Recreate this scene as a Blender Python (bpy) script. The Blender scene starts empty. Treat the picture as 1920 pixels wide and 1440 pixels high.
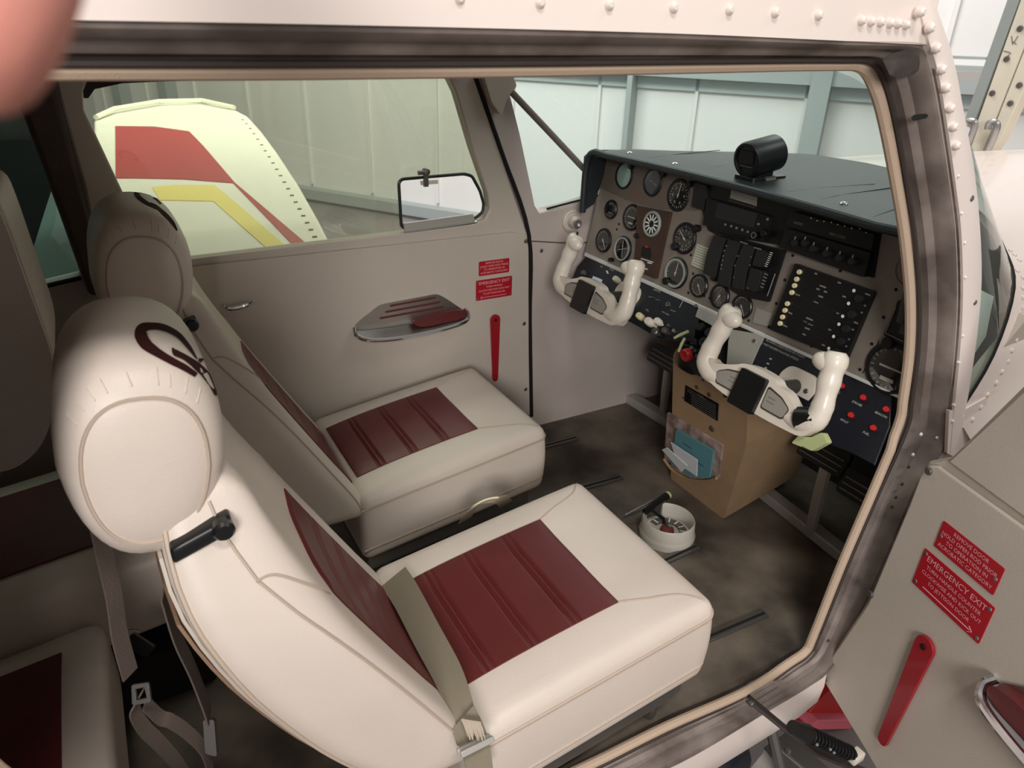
import bpy, bmesh, math, random
from mathutils import Vector, Matrix, Quaternion
from mathutils.bvhtree import BVHTree
from mathutils.geometry import tessellate_polygon
random.seed(7)
S = bpy.context.scene
COL = S.collection
PI = math.pi

# ------------------------------------------------------------------ camera
# cabin axes: x forward, y towards the far (left) wall, z up; origin on the cabin floor
FOC = 1354.0
RX = Vector((0.87270863, -0.48745479, 0.02770346))     # camera right in cabin axes
RY = Vector((-0.19503716, -0.40007556, -0.89548873))   # camera down
RZ = Vector((0.44759374, 0.77609753, -0.44422119))     # view direction
CP = Vector((0.0, -1.1800537, 1.1633843))
cd = bpy.data.cameras.new('camera'); cam = bpy.data.objects.new('camera', cd); COL.objects.link(cam)
R = Matrix((RX, -RY, -RZ)).transposed().to_4x4()
cam.matrix_world = Matrix.Translation(CP) @ R
cd.sensor_width = 36.0; cd.lens = 36.0 * FOC / 1920.0; cd.clip_start = 0.01; cd.clip_end = 60
cd.dof.use_dof = True; cd.dof.focus_distance = 1.35; cd.dof.aperture_fstop = 9.0
S.camera = cam

# ------------------------------------------------------------------ view and light
S.view_settings.view_transform = 'Standard'; S.view_settings.look = 'None'
S.view_settings.gamma = 1; S.view_settings.use_curve_mapping = False
S.view_settings.exposure = 0.0
W_ = bpy.data.worlds.new('hangar_air'); S.world = W_; W_.use_nodes = True
W_.node_tree.nodes['Background'].inputs[0].default_value = (1.0, 0.97, 0.95, 1)
W_.node_tree.nodes['Background'].inputs[1].default_value = 0.24

def area(name, loc, target, sx, sy, power, col=(1, .96, .92)):
    l = bpy.data.lights.new(name, 'AREA'); l.shape = 'RECTANGLE'; l.size = sx; l.size_y = sy
    l.energy = power; l.color = col
    o = bpy.data.objects.new(name, l); COL.objects.link(o); o.location = loc
    d = Vector(target) - Vector(loc); o.rotation_euler = d.to_track_quat('-Z', 'Y').to_euler()
    return o
area('unseen_hangar_light', (-0.1, -2.5, 4.2), (0.45, -.1, .3), 1.3, .4, 76)
area('unseen_hangar_light', (-1.5, -4.2, 2.2), (0.6, 0, .5), 1.3, 1.1, 130, (1, .97, .94))
area('unseen_hangar_light', (1.6, 2.8, 4.0), (3.6, 6.0, 0.2), 3.0, 2.0, 230, (1, 1, .98))  # unseen fill added to brighten the hangar wall
area('unseen_hangar_light', (3.4, -1.8, 4.2), (2.2, -.4, .6), 1.5, 1.0, 34)  # unseen light aimed at the cowl
area('unseen_hangar_light', (0.0, 4.4, 4.0), (1.6, 8.4, .6), 2.0, 1.5, 190, (1, 1, .98))  # second unseen fill, added for the wall behind the far window
area('unseen_hangar_light', (0.3, 3.2, 4.2), (0.3, 3.0, .5), 2.0, 1.2, 46, (1, 1, .96))  # unseen light above the neighbouring wing
area('unseen_hangar_light', (4.2, 1.5, 4.5), (7.0, 0.5, .5), 2.0, 2.0, 120, (1, .97, .96))  # unseen light on the hangar beyond the windshield

# ------------------------------------------------------------------ pixel -> point on a plane of the place
def ray(u, v):
    return (RX * (u - 960) + RY * (v - 720) + RZ * FOC)
def at(u, v, **k):
    r = ray(u, v); ax, val = list(k.items())[0]; i = 'xyz'.index(ax)
    return CP + r * ((val - CP[i]) / r[i])

# ------------------------------------------------------------------ materials
def lin(c):
    return tuple(((x/255)/12.92 if x/255 <= .04045 else ((x/255+.055)/1.055)**2.4) for x in c) + (1,)
MATS = {}
def mat(name, rgb, rough=.5, metal=0, var=0, vscale=8, rgb2=None, bump=0, bscale=200, coat=0, emis=0, spec=.5, vstretch=None):
    if name in MATS: return MATS[name]
    m = bpy.data.materials.new(name); m.use_nodes = True; nt = m.node_tree; b = nt.nodes['Principled BSDF']
    b.inputs['Base Color'].default_value = lin(rgb); b.inputs['Roughness'].default_value = rough
    b.inputs['Metallic'].default_value = metal; b.inputs['Coat Weight'].default_value = coat
    b.inputs['Specular IOR Level'].default_value = spec
    tc = nt.nodes.new('ShaderNodeTexCoord')
    src = tc.outputs['Object']
    if vstretch:
        mp = nt.nodes.new('ShaderNodeMapping'); mp.inputs['Scale'].default_value = vstretch
        nt.links.new(src, mp.inputs[0]); src = mp.outputs[0]
    if var or rgb2:
        n = nt.nodes.new('ShaderNodeTexNoise'); n.inputs['Scale'].default_value = vscale; n.inputs['Detail'].default_value = 5
        r = nt.nodes.new('ShaderNodeValToRGB'); mx = nt.nodes.new('ShaderNodeMix'); mx.data_type = 'RGBA'
        nt.links.new(src, n.inputs['Vector']); nt.links.new(n.outputs[0], r.inputs[0])
        r.color_ramp.elements[0].position = .38; r.color_ramp.elements[1].position = .66
        c = lin(rgb); c2 = lin(rgb2) if rgb2 else tuple(x*(1-var) for x in c[:3]) + (1,)
        r.color_ramp.elements[0].color = c2; r.color_ramp.elements[1].color = c
        nt.links.new(r.outputs[0], b.inputs['Base Color'])
    if bump:
        n2 = nt.nodes.new('ShaderNodeTexNoise'); n2.inputs['Scale'].default_value = bscale; n2.inputs['Detail'].default_value = 3
        bp = nt.nodes.new('ShaderNodeBump'); bp.inputs['Strength'].default_value = bump; bp.inputs['Distance'].default_value = .002
        nt.links.new(tc.outputs['Object'], n2.inputs['Vector']); nt.links.new(n2.outputs[0], bp.inputs['Height'])
        nt.links.new(bp.outputs[0], b.inputs['Normal'])
    if emis:
        b.inputs['Emission Color'].default_value = lin(rgb); b.inputs['Emission Strength'].default_value = emis
    MATS[name] = m
    return m
def glassmat(name, tint, gloss=.06, rough=.0, haze=0):
    m = bpy.data.materials.new(name); m.use_nodes = True; nt = m.node_tree; nt.nodes.clear()
    o = nt.nodes.new('ShaderNodeOutputMaterial'); t = nt.nodes.new('ShaderNodeBsdfTransparent'); g = nt.nodes.new('ShaderNodeBsdfGlossy')
    mx = nt.nodes.new('ShaderNodeMixShader'); t.inputs[0].default_value = tint + (1,); g.inputs['Roughness'].default_value = rough
    g.inputs[0].default_value = (1, 1, 1, 1)
    ge = nt.nodes.new('ShaderNodeNewGeometry'); dp = nt.nodes.new('ShaderNodeVectorMath'); dp.operation = 'DOT_PRODUCT'
    nt.links.new(ge.outputs['Normal'], dp.inputs[0]); nt.links.new(ge.outputs['Incoming'], dp.inputs[1])
    def mth(op, a, b=None):
        n = nt.nodes.new('ShaderNodeMath'); n.operation = op; n.use_clamp = op == 'SUBTRACT'
        for i, x in enumerate((a, b)):
            if x is None: continue
            if isinstance(x, (int, float)): n.inputs[i].default_value = x
            else: nt.links.new(x, n.inputs[i])
        return n.outputs[0]
    f5 = mth('POWER', mth('SUBTRACT', 1.0, mth('ABSOLUTE', dp.outputs['Value'])), 5.0)   # Schlick reflectance of a thin pane
    nt.links.new(mth('ADD', mth('MULTIPLY', f5, .9), gloss), mx.inputs[0])
    nt.links.new(t.outputs[0], mx.inputs[1]); nt.links.new(g.outputs[0], mx.inputs[2])
    out = mx.outputs[0]
    if haze:
        d = nt.nodes.new('ShaderNodeBsdfDiffuse'); d.inputs[0].default_value = (.75, .78, .68, 1)
        m2 = nt.nodes.new('ShaderNodeMixShader'); m2.inputs[0].default_value = haze
        nt.links.new(out, m2.inputs[1]); nt.links.new(d.outputs[0], m2.inputs[2]); out = m2.outputs[0]
    nt.links.new(out, o.inputs[0])
    return m
M = dict(
 leather=mat('cream_leather', (220, 206, 194), .42, bump=.18, bscale=420, var=.07, vscale=5, spec=.45),
 seam=mat('crevice_shade_piping', (186, 168, 152), .5),  # darker than the leather, to imitate shade in the seam crevices
 red=mat('maroon_leather', (98, 38, 38), .42, bump=.12, bscale=420, var=.12, vscale=9),
 ink=mat('maroon_print', (50, 20, 18), .85, spec=.15),
 trim=mat('beige_trim_vinyl', (200, 188, 176), .48, bump=.12, bscale=350, var=.10, vscale=3),
 wall=mat('taupe_side_panel', (190, 177, 170), .6, bump=.1, bscale=300, var=.12, vscale=3.5),
 lace=mat('tan_windlace', (196, 172, 150), .8, bump=.3, bscale=600),
 jamb=mat('worn_grey_jamb', (160, 148, 141), .5, metal=.15, rgb2=(108, 96, 90), vscale=9, bump=.1, bscale=90, vstretch=(1, 1, 1)),
 jambdark=mat('dark_rubber_seal', (62, 52, 47), .7),
 skin=mat('white_aircraft_paint', (236, 222, 214), .3, coat=.3, var=.02, vscale=4),
 rivet=mat('painted_rivet', (232, 218, 210), .3, coat=.3),
 gap=mat('black_gap', (14, 12, 12), .9),
 chrome=mat('chrome', (225, 225, 228), .12, metal=1),
 alum=mat('brushed_aluminium', (190, 188, 186), .32, metal=1, bump=.05, bscale=60),
 steel=mat('dull_steel', (120, 116, 112), .4, metal=.8),
 black=mat('black_plastic', (16, 16, 18), .38),
 blackmat=mat('black_instrument_face', (12, 12, 13), .6),
 blackp=mat('black_placard_panel', (20, 22, 30), .35),
 glare=mat('black_grained_vinyl', (28, 34, 38), .45, bump=.35, bscale=260, spec=.6),
 panel=mat('warm_grey_panel', (142, 132, 122), .5, metal=.1, var=.1, vscale=12),
 brown=mat('brown_instrument_plate', (70, 50, 40), .5, var=.2, vscale=20),
 white=mat('white_marking', (232, 232, 226), .5),
 grey=mat('grey_marking', (120, 118, 114), .5),
 placard=mat('silver_placard', (176, 172, 166), .4, metal=.2),
 cream=mat('ivory_plastic', (222, 214, 198), .3, coat=.2),
 yoke=mat('ivory_yoke_plastic', (226, 216, 202), .34, coat=.15, var=.06, vscale=14),
 redp=mat('red_placard', (172, 22, 38), .35, coat=.2),
 pinkt=mat('pale_red_lettering', (236, 168, 172), .5),
 redh=mat('red_handle_paint', (158, 20, 34), .38, coat=.2, var=.1, vscale=30),
 redl=mat('red_knob', (190, 34, 34), .35),
 tan=mat('tan_vinyl_pedestal', (164, 134, 102), .7, bump=.25, bscale=300, var=.12, vscale=14),
 carpet=mat('worn_grey_floor_mat', (124, 112, 98), .62, rgb2=(56, 48, 42), vscale=4.2, bump=.3, bscale=160),
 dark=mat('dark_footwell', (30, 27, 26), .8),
 teal=mat('teal_booklet', (92, 142, 150), .5),
 paper=mat('white_paper', (214, 216, 218), .7),
 belt=mat('olive_grey_webbing', (128, 118, 100), .8, bump=.4, bscale=500),
 beltd=mat('dusky_webbing', (92, 80, 72), .8, bump=.4, bscale=500),
 housing=mat('off_white_selector', (190, 184, 172), .45, var=.08, vscale=20),
 rust=mat('dusty_red_scale', (110, 40, 34), .6),
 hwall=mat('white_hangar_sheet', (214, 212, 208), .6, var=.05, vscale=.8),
 hwall2=mat('hangar_girt_grey', (150, 156, 154), .5),
 hfloor=mat('hangar_concrete', (128, 122, 120), .7, var=.2, vscale=2),
 wing=mat('wing_white_paint', (240, 238, 222), .4),
 wred=mat('wing_red_stripe', (178, 62, 62), .4),
 wyel=mat('wing_yellow_stripe', (244, 226, 130), .4),
 fuse=mat('cream_beam_paint', (222, 214, 196), .5, var=.08, vscale=6),
 postm=mat('dark_brown_post', (84, 66, 58), .6, var=.25, vscale=14, bump=.2, bscale=150),
 rubber=mat('tyre_rubber', (30, 34, 44), .5),
 greenw=mat('yellow_green_tag', (176, 184, 132), .5),
 skinh=mat('hand_skin', (196, 128, 114), .6, bump=.15, bscale=900),
 nail=mat('finger_nail', (226, 168, 152), .3),
 blueg=mat('painted_mint_reflection', (186, 218, 206), .15),  # bright mint reflection painted into the dial colour
 amber=mat('amber_button', (222, 206, 164), .4),
 bluel=mat('pale_blue_tape', (190, 208, 226), .4),
 lens=mat('grey_label_plate', (150, 146, 138), .35),
 wglass=glassmat('tinted_windshield', (.82, .94, .90), .05, haze=.07),
 sglass=glassmat('hazy_side_glass', (.80, .83, .74), .05, haze=.06),
 rglass=glassmat('green_rear_glass', (.66, .78, .72), .06),
 iglass=glassmat('instrument_glass', (.93, .93, .93), .06),
)

# ------------------------------------------------------------------ mesh builder
class Frame:
    def __init__(s, O, U, V):
        s.O = Vector(O); s.U = Vector(U).normalized(); s.V = Vector(V).normalized(); s.N = s.U.cross(s.V).normalized()
    def P(s, a, b, h=0): return s.O + s.U*a + s.V*b + s.N*h
    def px(s, u, v, h=0):
        r = ray(u, v); o = s.O + s.N*h; t = ((o-CP).dot(s.N))/r.dot(s.N); q = CP + r*t - s.O
        return (q.dot(s.U), q.dot(s.V))
    def pxs(s, L, h=0): return [s.px(*p, h=h) for p in L]
class MB:
    def __init__(s): s.v = []; s.f = []
    def add(s, vs, fs):
        n = len(s.v); s.v += [Vector(v) for v in vs]; s.f += [tuple(i+n for i in f) for f in fs]; return s
    def prism(s, F, pts, h0, h1, holes=()):
        loops = [list(pts)] + [list(h) for h in holes]
        flat = [p for l in loops for p in l]
        tri = tessellate_polygon([[Vector((p[0], p[1], 0)) for p in l] for l in loops])
        n = len(flat); vs = [F.P(p[0], p[1], h0) for p in flat] + [F.P(p[0], p[1], h1) for p in flat]
        fs = []
        for t in tri:
            a, b, c = [Vector((flat[i][0], flat[i][1])) for i in t]
            ar = (b-a).x*(c-a).y-(b-a).y*(c-a).x
            t = t if ar > 0 else (t[0], t[2], t[1])
            fs.append(tuple(i+n for i in t)); fs.append((t[2], t[1], t[0]))
        k = 0
        for li, l in enumerate(loops):
            ar = sum(l[i][0]*l[(i+1) % len(l)][1]-l[(i+1) % len(l)][0]*l[i][1] for i in range(len(l)))
            fwd = (ar > 0) == (li == 0)
            for i in range(len(l)):
                i0, i1 = k+i, k+(i+1) % len(l)
                fs.append((i0, i1, i1+n, i0+n) if fwd else (i1, i0, i0+n, i1+n))
            k += len(l)
        return s.add(vs, fs)
    def box(s, F, a0, a1, b0, b1, h0, h1):
        return s.prism(F, [(a0, b0), (a1, b0), (a1, b1), (a0, b1)], h0, h1)
    def lathe(s, F, a, b, prof, n=24, el=1.0):
        vs = []; fs = []
        for r, h in prof:
            for i in range(n):
                t = 2*PI*i/n; vs.append(F.P(a+r*el*math.cos(t), b+r*math.sin(t), h))
        for j in range(len(prof)-1):
            for i in range(n):
                k = (i+1) % n; fs.append((j*n+i, j*n+k, (j+1)*n+k, (j+1)*n+i))
        fs.append(tuple(reversed(range(n)))); m = (len(prof)-1)*n; fs.append(tuple(range(m, m+n)))
        return s.add(vs, fs)
    def tube(s, pts, r, n=8, closed=False, flat=1.0, up=None):
        pts = [Vector(p) for p in pts]; m = len(pts); rs = r if isinstance(r, (list, tuple)) else [r]*m
        vs = []; fs = []; prev = None
        for i, p in enumerate(pts):
            if closed: d = pts[(i+1) % m]-pts[i-1]
            else: d = pts[min(i+1, m-1)]-pts[max(i-1, 0)]
            d.normalize()
            if prev is None:
                a = Vector(up) if up is not None else (Vector((0, 0, 1)) if abs(d.z) < .9 else Vector((1, 0, 0)))
            else: a = prev
            x = a - d*a.dot(d); x.normalize(); y = d.cross(x); prev = x
            for k in range(n):
                t = 2*PI*k/n; vs.append(p + x*(rs[i]*flat*math.cos(t)) + y*(rs[i]*math.sin(t)))
        seg = m if closed else m-1
        for i in range(seg):
            j = (i+1) % m
            for k in range(n):
                l = (k+1) % n; fs.append((i*n+k, i*n+l, j*n+l, j*n+k))
        if not closed:
            fs.append(tuple(reversed(range(n)))); fs.append(tuple(range((m-1)*n, m*n)))
        return s.add(vs, fs)
    def ribbon(s, pts, wid, th=.002):
        """flat strap: pts list, wid list of half-width vectors"""
        vs = []; m = len(pts)
        for i, p in enumerate(pts):
            p = Vector(p); w = Vector(wid[i] if isinstance(wid, list) else wid)
            d = Vector(pts[min(i+1, m-1)])-Vector(pts[max(i-1, 0)]); nn = d.cross(w).normalized()*th/2
            vs += [p-w-nn, p+w-nn, p+w+nn, p-w+nn]
        fs = [(3, 2, 1, 0), tuple((m-1)*4+i for i in range(4))]
        for i in range(m-1):
            for k in range(4):
                l = (k+1) % 4; fs.append((i*4+k, i*4+l, (i+1)*4+l, (i+1)*4+k))
        return s.add(vs, fs)
    def grid(s, rows, thick=None):
        """rows: list of lists of points; thick: offset vector for the back -> closed sheet"""
        nr, nc = len(rows), len(rows[0]); vs = [p for r in rows for p in r]; fs = []
        for i in range(nr-1):
            for j in range(nc-1):
                a = i*nc+j; fs.append((a, a+1, a+nc+1, a+nc))
        if thick is not None:
            t = Vector(thick); N = nr*nc; vs += [Vector(p)+t for p in vs[:N]]
            fs += [tuple(N+i for i in reversed(f)) for f in fs[:]]
            for j in range(nc-1):
                fs.append((j+1, j, N+j, N+j+1)); a = (nr-1)*nc+j; fs.append((a, a+1, N+a+1, N+a))
            for i in range(nr-1):
                fs.append((i*nc, (i+1)*nc, N+(i+1)*nc, N+i*nc)); a = i*nc+nc-1; fs.append((a+nc, a, N+a, N+a+nc))
        return s.add(vs, fs)
    def rbox(s, c, h, r, seg=10, fn=None):
        """rounded box; fn maps (x,y,z local) -> point"""
        bm = bmesh.new(); bmesh.ops.create_cube(bm, size=2)
        bmesh.ops.subdivide_edges(bm, edges=bm.edges[:], cuts=seg, use_grid_fill=True)
        vs = []
        for v in bm.verts:
            # concentrate vertices near the edges
            q = Vector([math.sin(t*PI/2)*hh for t, hh in zip(v.co, h)])
            cl = Vector([max(-(hh-r), min(hh-r, t)) for t, hh in zip(q, h)]); d = q-cl
            if d.length > 1e-9: q = cl + d.normalized()*r
            vs.append(fn(q) if fn else q+Vector(c))
        bm.verts.index_update()
        fs = [tuple(v.index for v in f.verts) for f in bm.faces]; bm.free()
        return s.add(vs, fs)
    def sphere(s, c, r, n=12, m=8, sc=(1, 1, 1)):
        vs = []; fs = []; c = Vector(c)
        for j in range(m+1):
            p = PI*j/m
            for i in range(n):
                t = 2*PI*i/n; vs.append(c+Vector((r*sc[0]*math.sin(p)*math.cos(t), r*sc[1]*math.sin(p)*math.sin(t), r*sc[2]*math.cos(p))))
        for j in range(m):
            for i in range(n):
                k = (i+1) % n; fs.append((j*n+i, (j+1)*n+i, (j+1)*n+k, j*n+k))
        return s.add(vs, fs)

WM = {}          # world matrices of empties
def obj(name, mb, m, parent=None, label=None, local=False, bevel=0, sub=0, angle=35, solid=0):
    me = bpy.data.meshes.new(name); me.from_pydata([tuple(v) for v in mb.v], [], mb.f)
    bm = bmesh.new(); bm.from_mesh(me); bmesh.ops.remove_doubles(bm, verts=bm.verts, dist=1e-6)
    bmesh.ops.recalc_face_normals(bm, faces=bm.faces); bm.to_mesh(me); bm.free()
    me.materials.append(M[m] if isinstance(m, str) else m)
    me.polygons.foreach_set('use_smooth', [True]*len(me.polygons)); me.set_sharp_from_angle(angle=math.radians(angle))
    o = bpy.data.objects.new(name, me); COL.objects.link(o)
    if parent is not None:
        o.parent = parent
        if not local: o.matrix_parent_inverse = WM.get(parent, Matrix.Identity(4)).inverted()
    if not local: WM[o] = Matrix.Identity(4)
    if bevel:
        b = o.modifiers.new('bevel', 'BEVEL'); b.width = bevel; b.segments = 3; b.limit_method = 'ANGLE'; b.angle_limit = math.radians(40)
    if label: o['label'] = label
    return o
def thing(name, label, cat, loc=(0, 0, 0), group=None, kind=None, rot=None):
    o = bpy.data.objects.new(name, None); COL.objects.link(o); o.empty_display_size = .05
    o.location = loc
    mw = Matrix.Translation(Vector(loc))
    if rot is not None: o.rotation_euler = rot; mw = mw @ rot.to_matrix().to_4x4()
    WM[o] = mw
    tag(o, label, cat, group, kind); return o
def tag(o, label=None, cat=None, group=None, kind=None):
    if label: o['label'] = label
    if cat: o['category'] = cat
    if group: o['group'] = group
    if kind: o['kind'] = kind
    return o
def struct(o, label=None, cat=None): return tag(o, label, cat, None, 'structure')
def lettering(mb, F, s, a, b, size, h=.0006, align='CENTER', flip=False):
    cu = bpy.data.curves.new('t', 'FONT'); cu.body = s; cu.size = size; cu.align_x = align; cu.align_y = 'CENTER'; cu.resolution_u = 2
    o = bpy.data.objects.new('t', cu); COL.objects.link(o); dg = bpy.context.evaluated_depsgraph_get()
    me = bpy.data.meshes.new_from_object(o.evaluated_get(dg))
    mb.add([F.P(a+v.co.x, b+v.co.y, h) for v in me.vertices], [tuple(p.vertices) for p in me.polygons])
    bpy.data.objects.remove(o); bpy.data.curves.remove(cu); bpy.data.meshes.remove(me)
def smooth_path(P, n=6, closed=False):
    """Catmull-Rom through 2D or 3D points"""
    P = [Vector(p) for p in P]; out = []; m = len(P)
    rng = range(m) if closed else range(m-1)
    for i in rng:
        p1, p2 = P[i], P[(i+1) % m]
        p0 = P[i-1] if (closed or i > 0) else p1*2-p2
        p3 = P[(i+2) % m] if (closed or i+2 < m) else p2*2-p1
        for k in range(n):
            t = k/n
            out.append(.5*((2*p1)+(p2-p0)*t+(2*p0-5*p1+4*p2-p3)*t*t+(3*p1-p0-3*p2+p3)*t**3))
    if not closed: out.append(P[-1])
    return out
def interp(x, T):
    if x <= T[0][0]: return T[0][1]
    for (x0, y0), (x1, y1) in zip(T, T[1:]):
        if x <= x1: return y0+(y1-y0)*(x-x0)/(x1-x0)
    return T[-1][1]
def rpoly(pts, r, n=4):
    """round the corners of a 2D polygon"""
    out = []; m = len(pts)
    for i in range(m):
        p = Vector(pts[i][:2]); a = Vector(pts[i-1][:2]); b = Vector(pts[(i+1) % m][:2])
        da = (a-p); db = (b-p); ra = min(r, da.length*.45); rb = min(r, db.length*.45)
        A = p+da.normalized()*ra; B = p+db.normalized()*rb
        for k in range(n+1):
            t = k/n; q = A*(1-t)**2+p*2*t*(1-t)+B*t*t; out.append((q.x, q.y))
    return out
FX = Frame((0, 0, 0), (1, 0, 0), (0, 1, 0))             # floor plan, N = up
def screw(mb, F, a, b, r=.004, h=0, hh=.0018):
    mb.lathe(F, a, b, [(r, h), (r, h+hh*.5), (r*.75, h+hh), (.0001, h+hh)], 10)
# ================================================================== HANGAR (setting)
mb = MB().box(Frame((0, 0, -.9), (1, 0, 0), (0, 1, 0)), -5, 11, -6, 11, -.1, 0)
struct(obj('hangar_floor', mb, 'hfloor'), 'grey concrete hangar floor under the aircraft', 'floor')
wd = Vector((-.54, .84, 0)).normalized(); wo = Vector((2.9, 7.4, 0))
FH = Frame(wo, -wd, (0, 0, 1))                           # hangar side wall, N towards the aircraft
if FH.N.dot(Vector((-1, -1, 0))) < 0: FH = Frame(wo, wd, (0, 0, 1))
mb = MB().box(FH, -5, 12, -.9, 4.6, -.1, 0)
# shallow vertical sheet seams and ribs
for a in [x*.95 for x in range(-5, 13)]:
    mb.box(FH, a, a+.03, -.7, 4.6, 0, .03)
ow = obj('wall_hangar', mb, 'hwall'); struct(ow, 'white metal sheet hangar wall with vertical seams', 'wall')
tr = thing('trim_1', 'grey horizontal girts and upright columns of the hangar wall', 'wall frame', tuple(FH.P(0, -.9, 0)), kind='structure')
def hb(px0, px1, w, d=.12, nm='girt'):
    a0, b0 = FH.px(*px0); a1, b1 = FH.px(*px1); dv = Vector((a1-a0, b1-b0)).normalized(); nv = Vector((-dv.y, dv.x))*w/2
    m_ = MB().prism(FH, [(a0-nv.x, b0-nv.y), (a1-nv.x, b1-nv.y), (a1+nv.x, b1+nv.y), (a0+nv.x, b0+nv.y)], 0, d)
    obj(nm, m_, 'hwall2', tr)
a0 = FH.px(570, 372)[1]; a1 = FH.px(1400, 128)[1]
obj('girt', MB().box(FH, -5, 12, a0-.08, a0+.08, 0, .12), 'hwall2', tr)
obj('girt', MB().box(FH, -5, 12, -.86, -.74, 0, .16), 'hwall2', tr)
obj('girt', MB().box(FH, -5, 12, a1-.1, a1+.1, 0, .14), 'hwall2', tr)
for (u, v) in ((1525, 250), (1188, 200), (325, 170), (240, 180)):
    a, b = FH.px(u, v); w = .16 if u in (1525, 240, 325) else .05
    obj('column', MB().box(FH, a-w/2, a+w/2, -.9, a1+.08 if u == 1525 else 4.6, 0, .18), 'hwall2', tr)
# upper grey band
obj('upper_band', MB().box(FH, -5, 12, FH.px(1187, 163)[1], a1-.1, 0, .03), mat('mint_grey_sheet', (176, 186, 184), .6), tr)

# neighbouring aeroplane wing lying beyond the far window
FWG = Frame((0, 0, .55), (1, 0, 0), (0, 1, 0))
out = FWG.pxs([(628, 470), (600, 415), (560, 345), (520, 285), (490, 245), (465, 218), (440, 205), (420, 199), (380, 194), (330, 192), (270, 197), (215, 206), (185, 215), (176, 225), (176, 232)])
root = [(.15, .95), (-.35, 1.0)]
out = [(x, y) for x, y in out]
wing = thing('aircraft_wing', 'white wing of a neighbouring aircraft with red and yellow stripes outside the far window', 'aircraft wing', (.3, 3.0, -.0))
mb = MB().prism(FWG, out + FWG.pxs([(176, 300), (215, 480)]) + [(.1, .95)], -.12, 0)
obj('wing_panel', mb, 'wing', wing, bevel=.015)
def decal(F, L, m_, par, nm, h=.003, d=.0025):
    mm = MB().prism(F, F.pxs(L), h-d, h); return obj(nm, mm, m_, par)
decal(FWG, [(216, 237), (290, 238), (355, 247), (382, 275), (440, 343), (578, 461), (552, 463), (437, 344), (345, 337), (255, 335), (217, 335)], 'wred', wing, 'red_stripe')
decal(FWG, [(285, 352), (330, 348), (402, 348), (425, 366), (535, 462), (500, 466), (400, 378), (300, 376)], 'wyel', wing, 'yellow_stripe')
a = FWG.px(214, 210); b = FWG.px(214, 330)
mb = MB().tube([FWG.P(*FWG.px(181, 226), .02), FWG.P(*FWG.px(215, 213), .03), FWG.P(*FWG.px(300, 198), .03), FWG.P(*FWG.px(380, 196), .03), FWG.P(*FWG.px(440, 207), .02)], .016, 8)
obj('tip_edge', mb, 'wing', wing)
for i in range(20):
    t = i/19; u = 455+(590-455)*t; v = 225+(445-225)*t**1.15
    a, b = FWG.px(u, v); obj('rivet', MB().box(FWG, a-.007, a+.007, b-.004, b+.004, 0, .004), 'steel', wing)
# stand under the wing so it rests on something
mb = MB().box(Frame((0, 0, -.9), (1, 0, 0), (0, 1, 0)), .35, .45, 2.2, 2.3, 0, 1.34)
obj('stand', mb, 'steel', wing)

# dark covered shape seen through the far rear window
FB = Frame((0, 1.6, 0), (1, 0, 0), (0, 0, 1))
mb = MB().prism(FB, rpoly(FB.pxs([(-250, 275), (60, 262), (128, 268), (98, 352), (70, 440), (38, 548), (30, 900), (-250, 900)]), .05), -.25, 0)
struct(obj('trim_2', mb, mat('dark_navy_cover', (20, 24, 28), .8, var=.4, vscale=8)), 'dark navy covered shape beyond the far rear window', 'cover')
mb = MB().prism(FB, rpoly(FB.pxs([(-250, 195), (120, 205), (136, 262), (-250, 272)]), .02), -.2, -.02)
struct(obj('trim_3', mb, mat('grey_bundle', (70, 66, 68), .7, var=.5, vscale=20)), 'grey bundle above the dark cover beyond the far rear window', 'cover')
FB2 = Frame((0, 2.6, 0), (1, 0, 0), (0, 0, 1))
mb = MB().prism(FB2, FB2.pxs([(-500, 40), (100, 40), (215, 560), (-500, 760)]), -.1, 0)
struct(obj('wall_rear_hangar', mb, mat('pale_green_board', (176, 196, 190), .7)), 'pale board wall beyond the far rear window', 'wall')

# --- cream beams with bent steel tubes, upper right
FK = Frame((3.0, 0, 0), (0, -1, 0), (0, 0, 1))
bt = thing('riveted_beam', 'cream riveted double beam with two bent steel tubes at the upper right, beyond the windshield post', 'beam', (3.0, -.1, -.9))
obj('dark_edge', MB().prism(FK, FK.pxs([(1893, -20), (1916, -20), (1818, 245), (1806, 225)]), -.08, -.01), 'hwall2', bt)
obj('front_plate', MB().prism(FK, FK.pxs([(1921, -20), (1962, -20), (1836, 300), (1816, 275)]), -.06, 0), 'fuse', bt, bevel=.004)
obj('front_plate', MB().prism(FK, FK.pxs([(1965, -20), (2010, -20), (1875, 262), (1832, 322), (1838, 302)]), -.06, 0), 'fuse', bt, bevel=.004)
for i, (u, v) in enumerate([(1913, 54), (1888, 111), (1861, 175), (1912, 160), (1895, 194), (1930, 120)]):
    mm = MB(); a, b = FK.px(u, v); screw(mm, FK, a, b, .011, 0, .008); obj('bolt', mm, 'steel', bt)
for L in ([(1826, 236), (1830, 227), (1842, 229), (1840, 242), (1828, 275), (1820, 300)], [(1866, 242), (1870, 230), (1882, 230), (1882, 244), (1862, 290), (1838, 335)]):
    P = [FK.P(*FK.px(u, v), .05) for u, v in L]; obj('tube', MB().tube(smooth_path(P, 4), .0125, 10), 'alum', bt)
obj('bracket', MB().prism(FK, FK.pxs([(1850, 306), (1886, 317), (1881, 327), (1846, 314)]), -.05, .01), 'steel', bt)
mk = MB()
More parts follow.
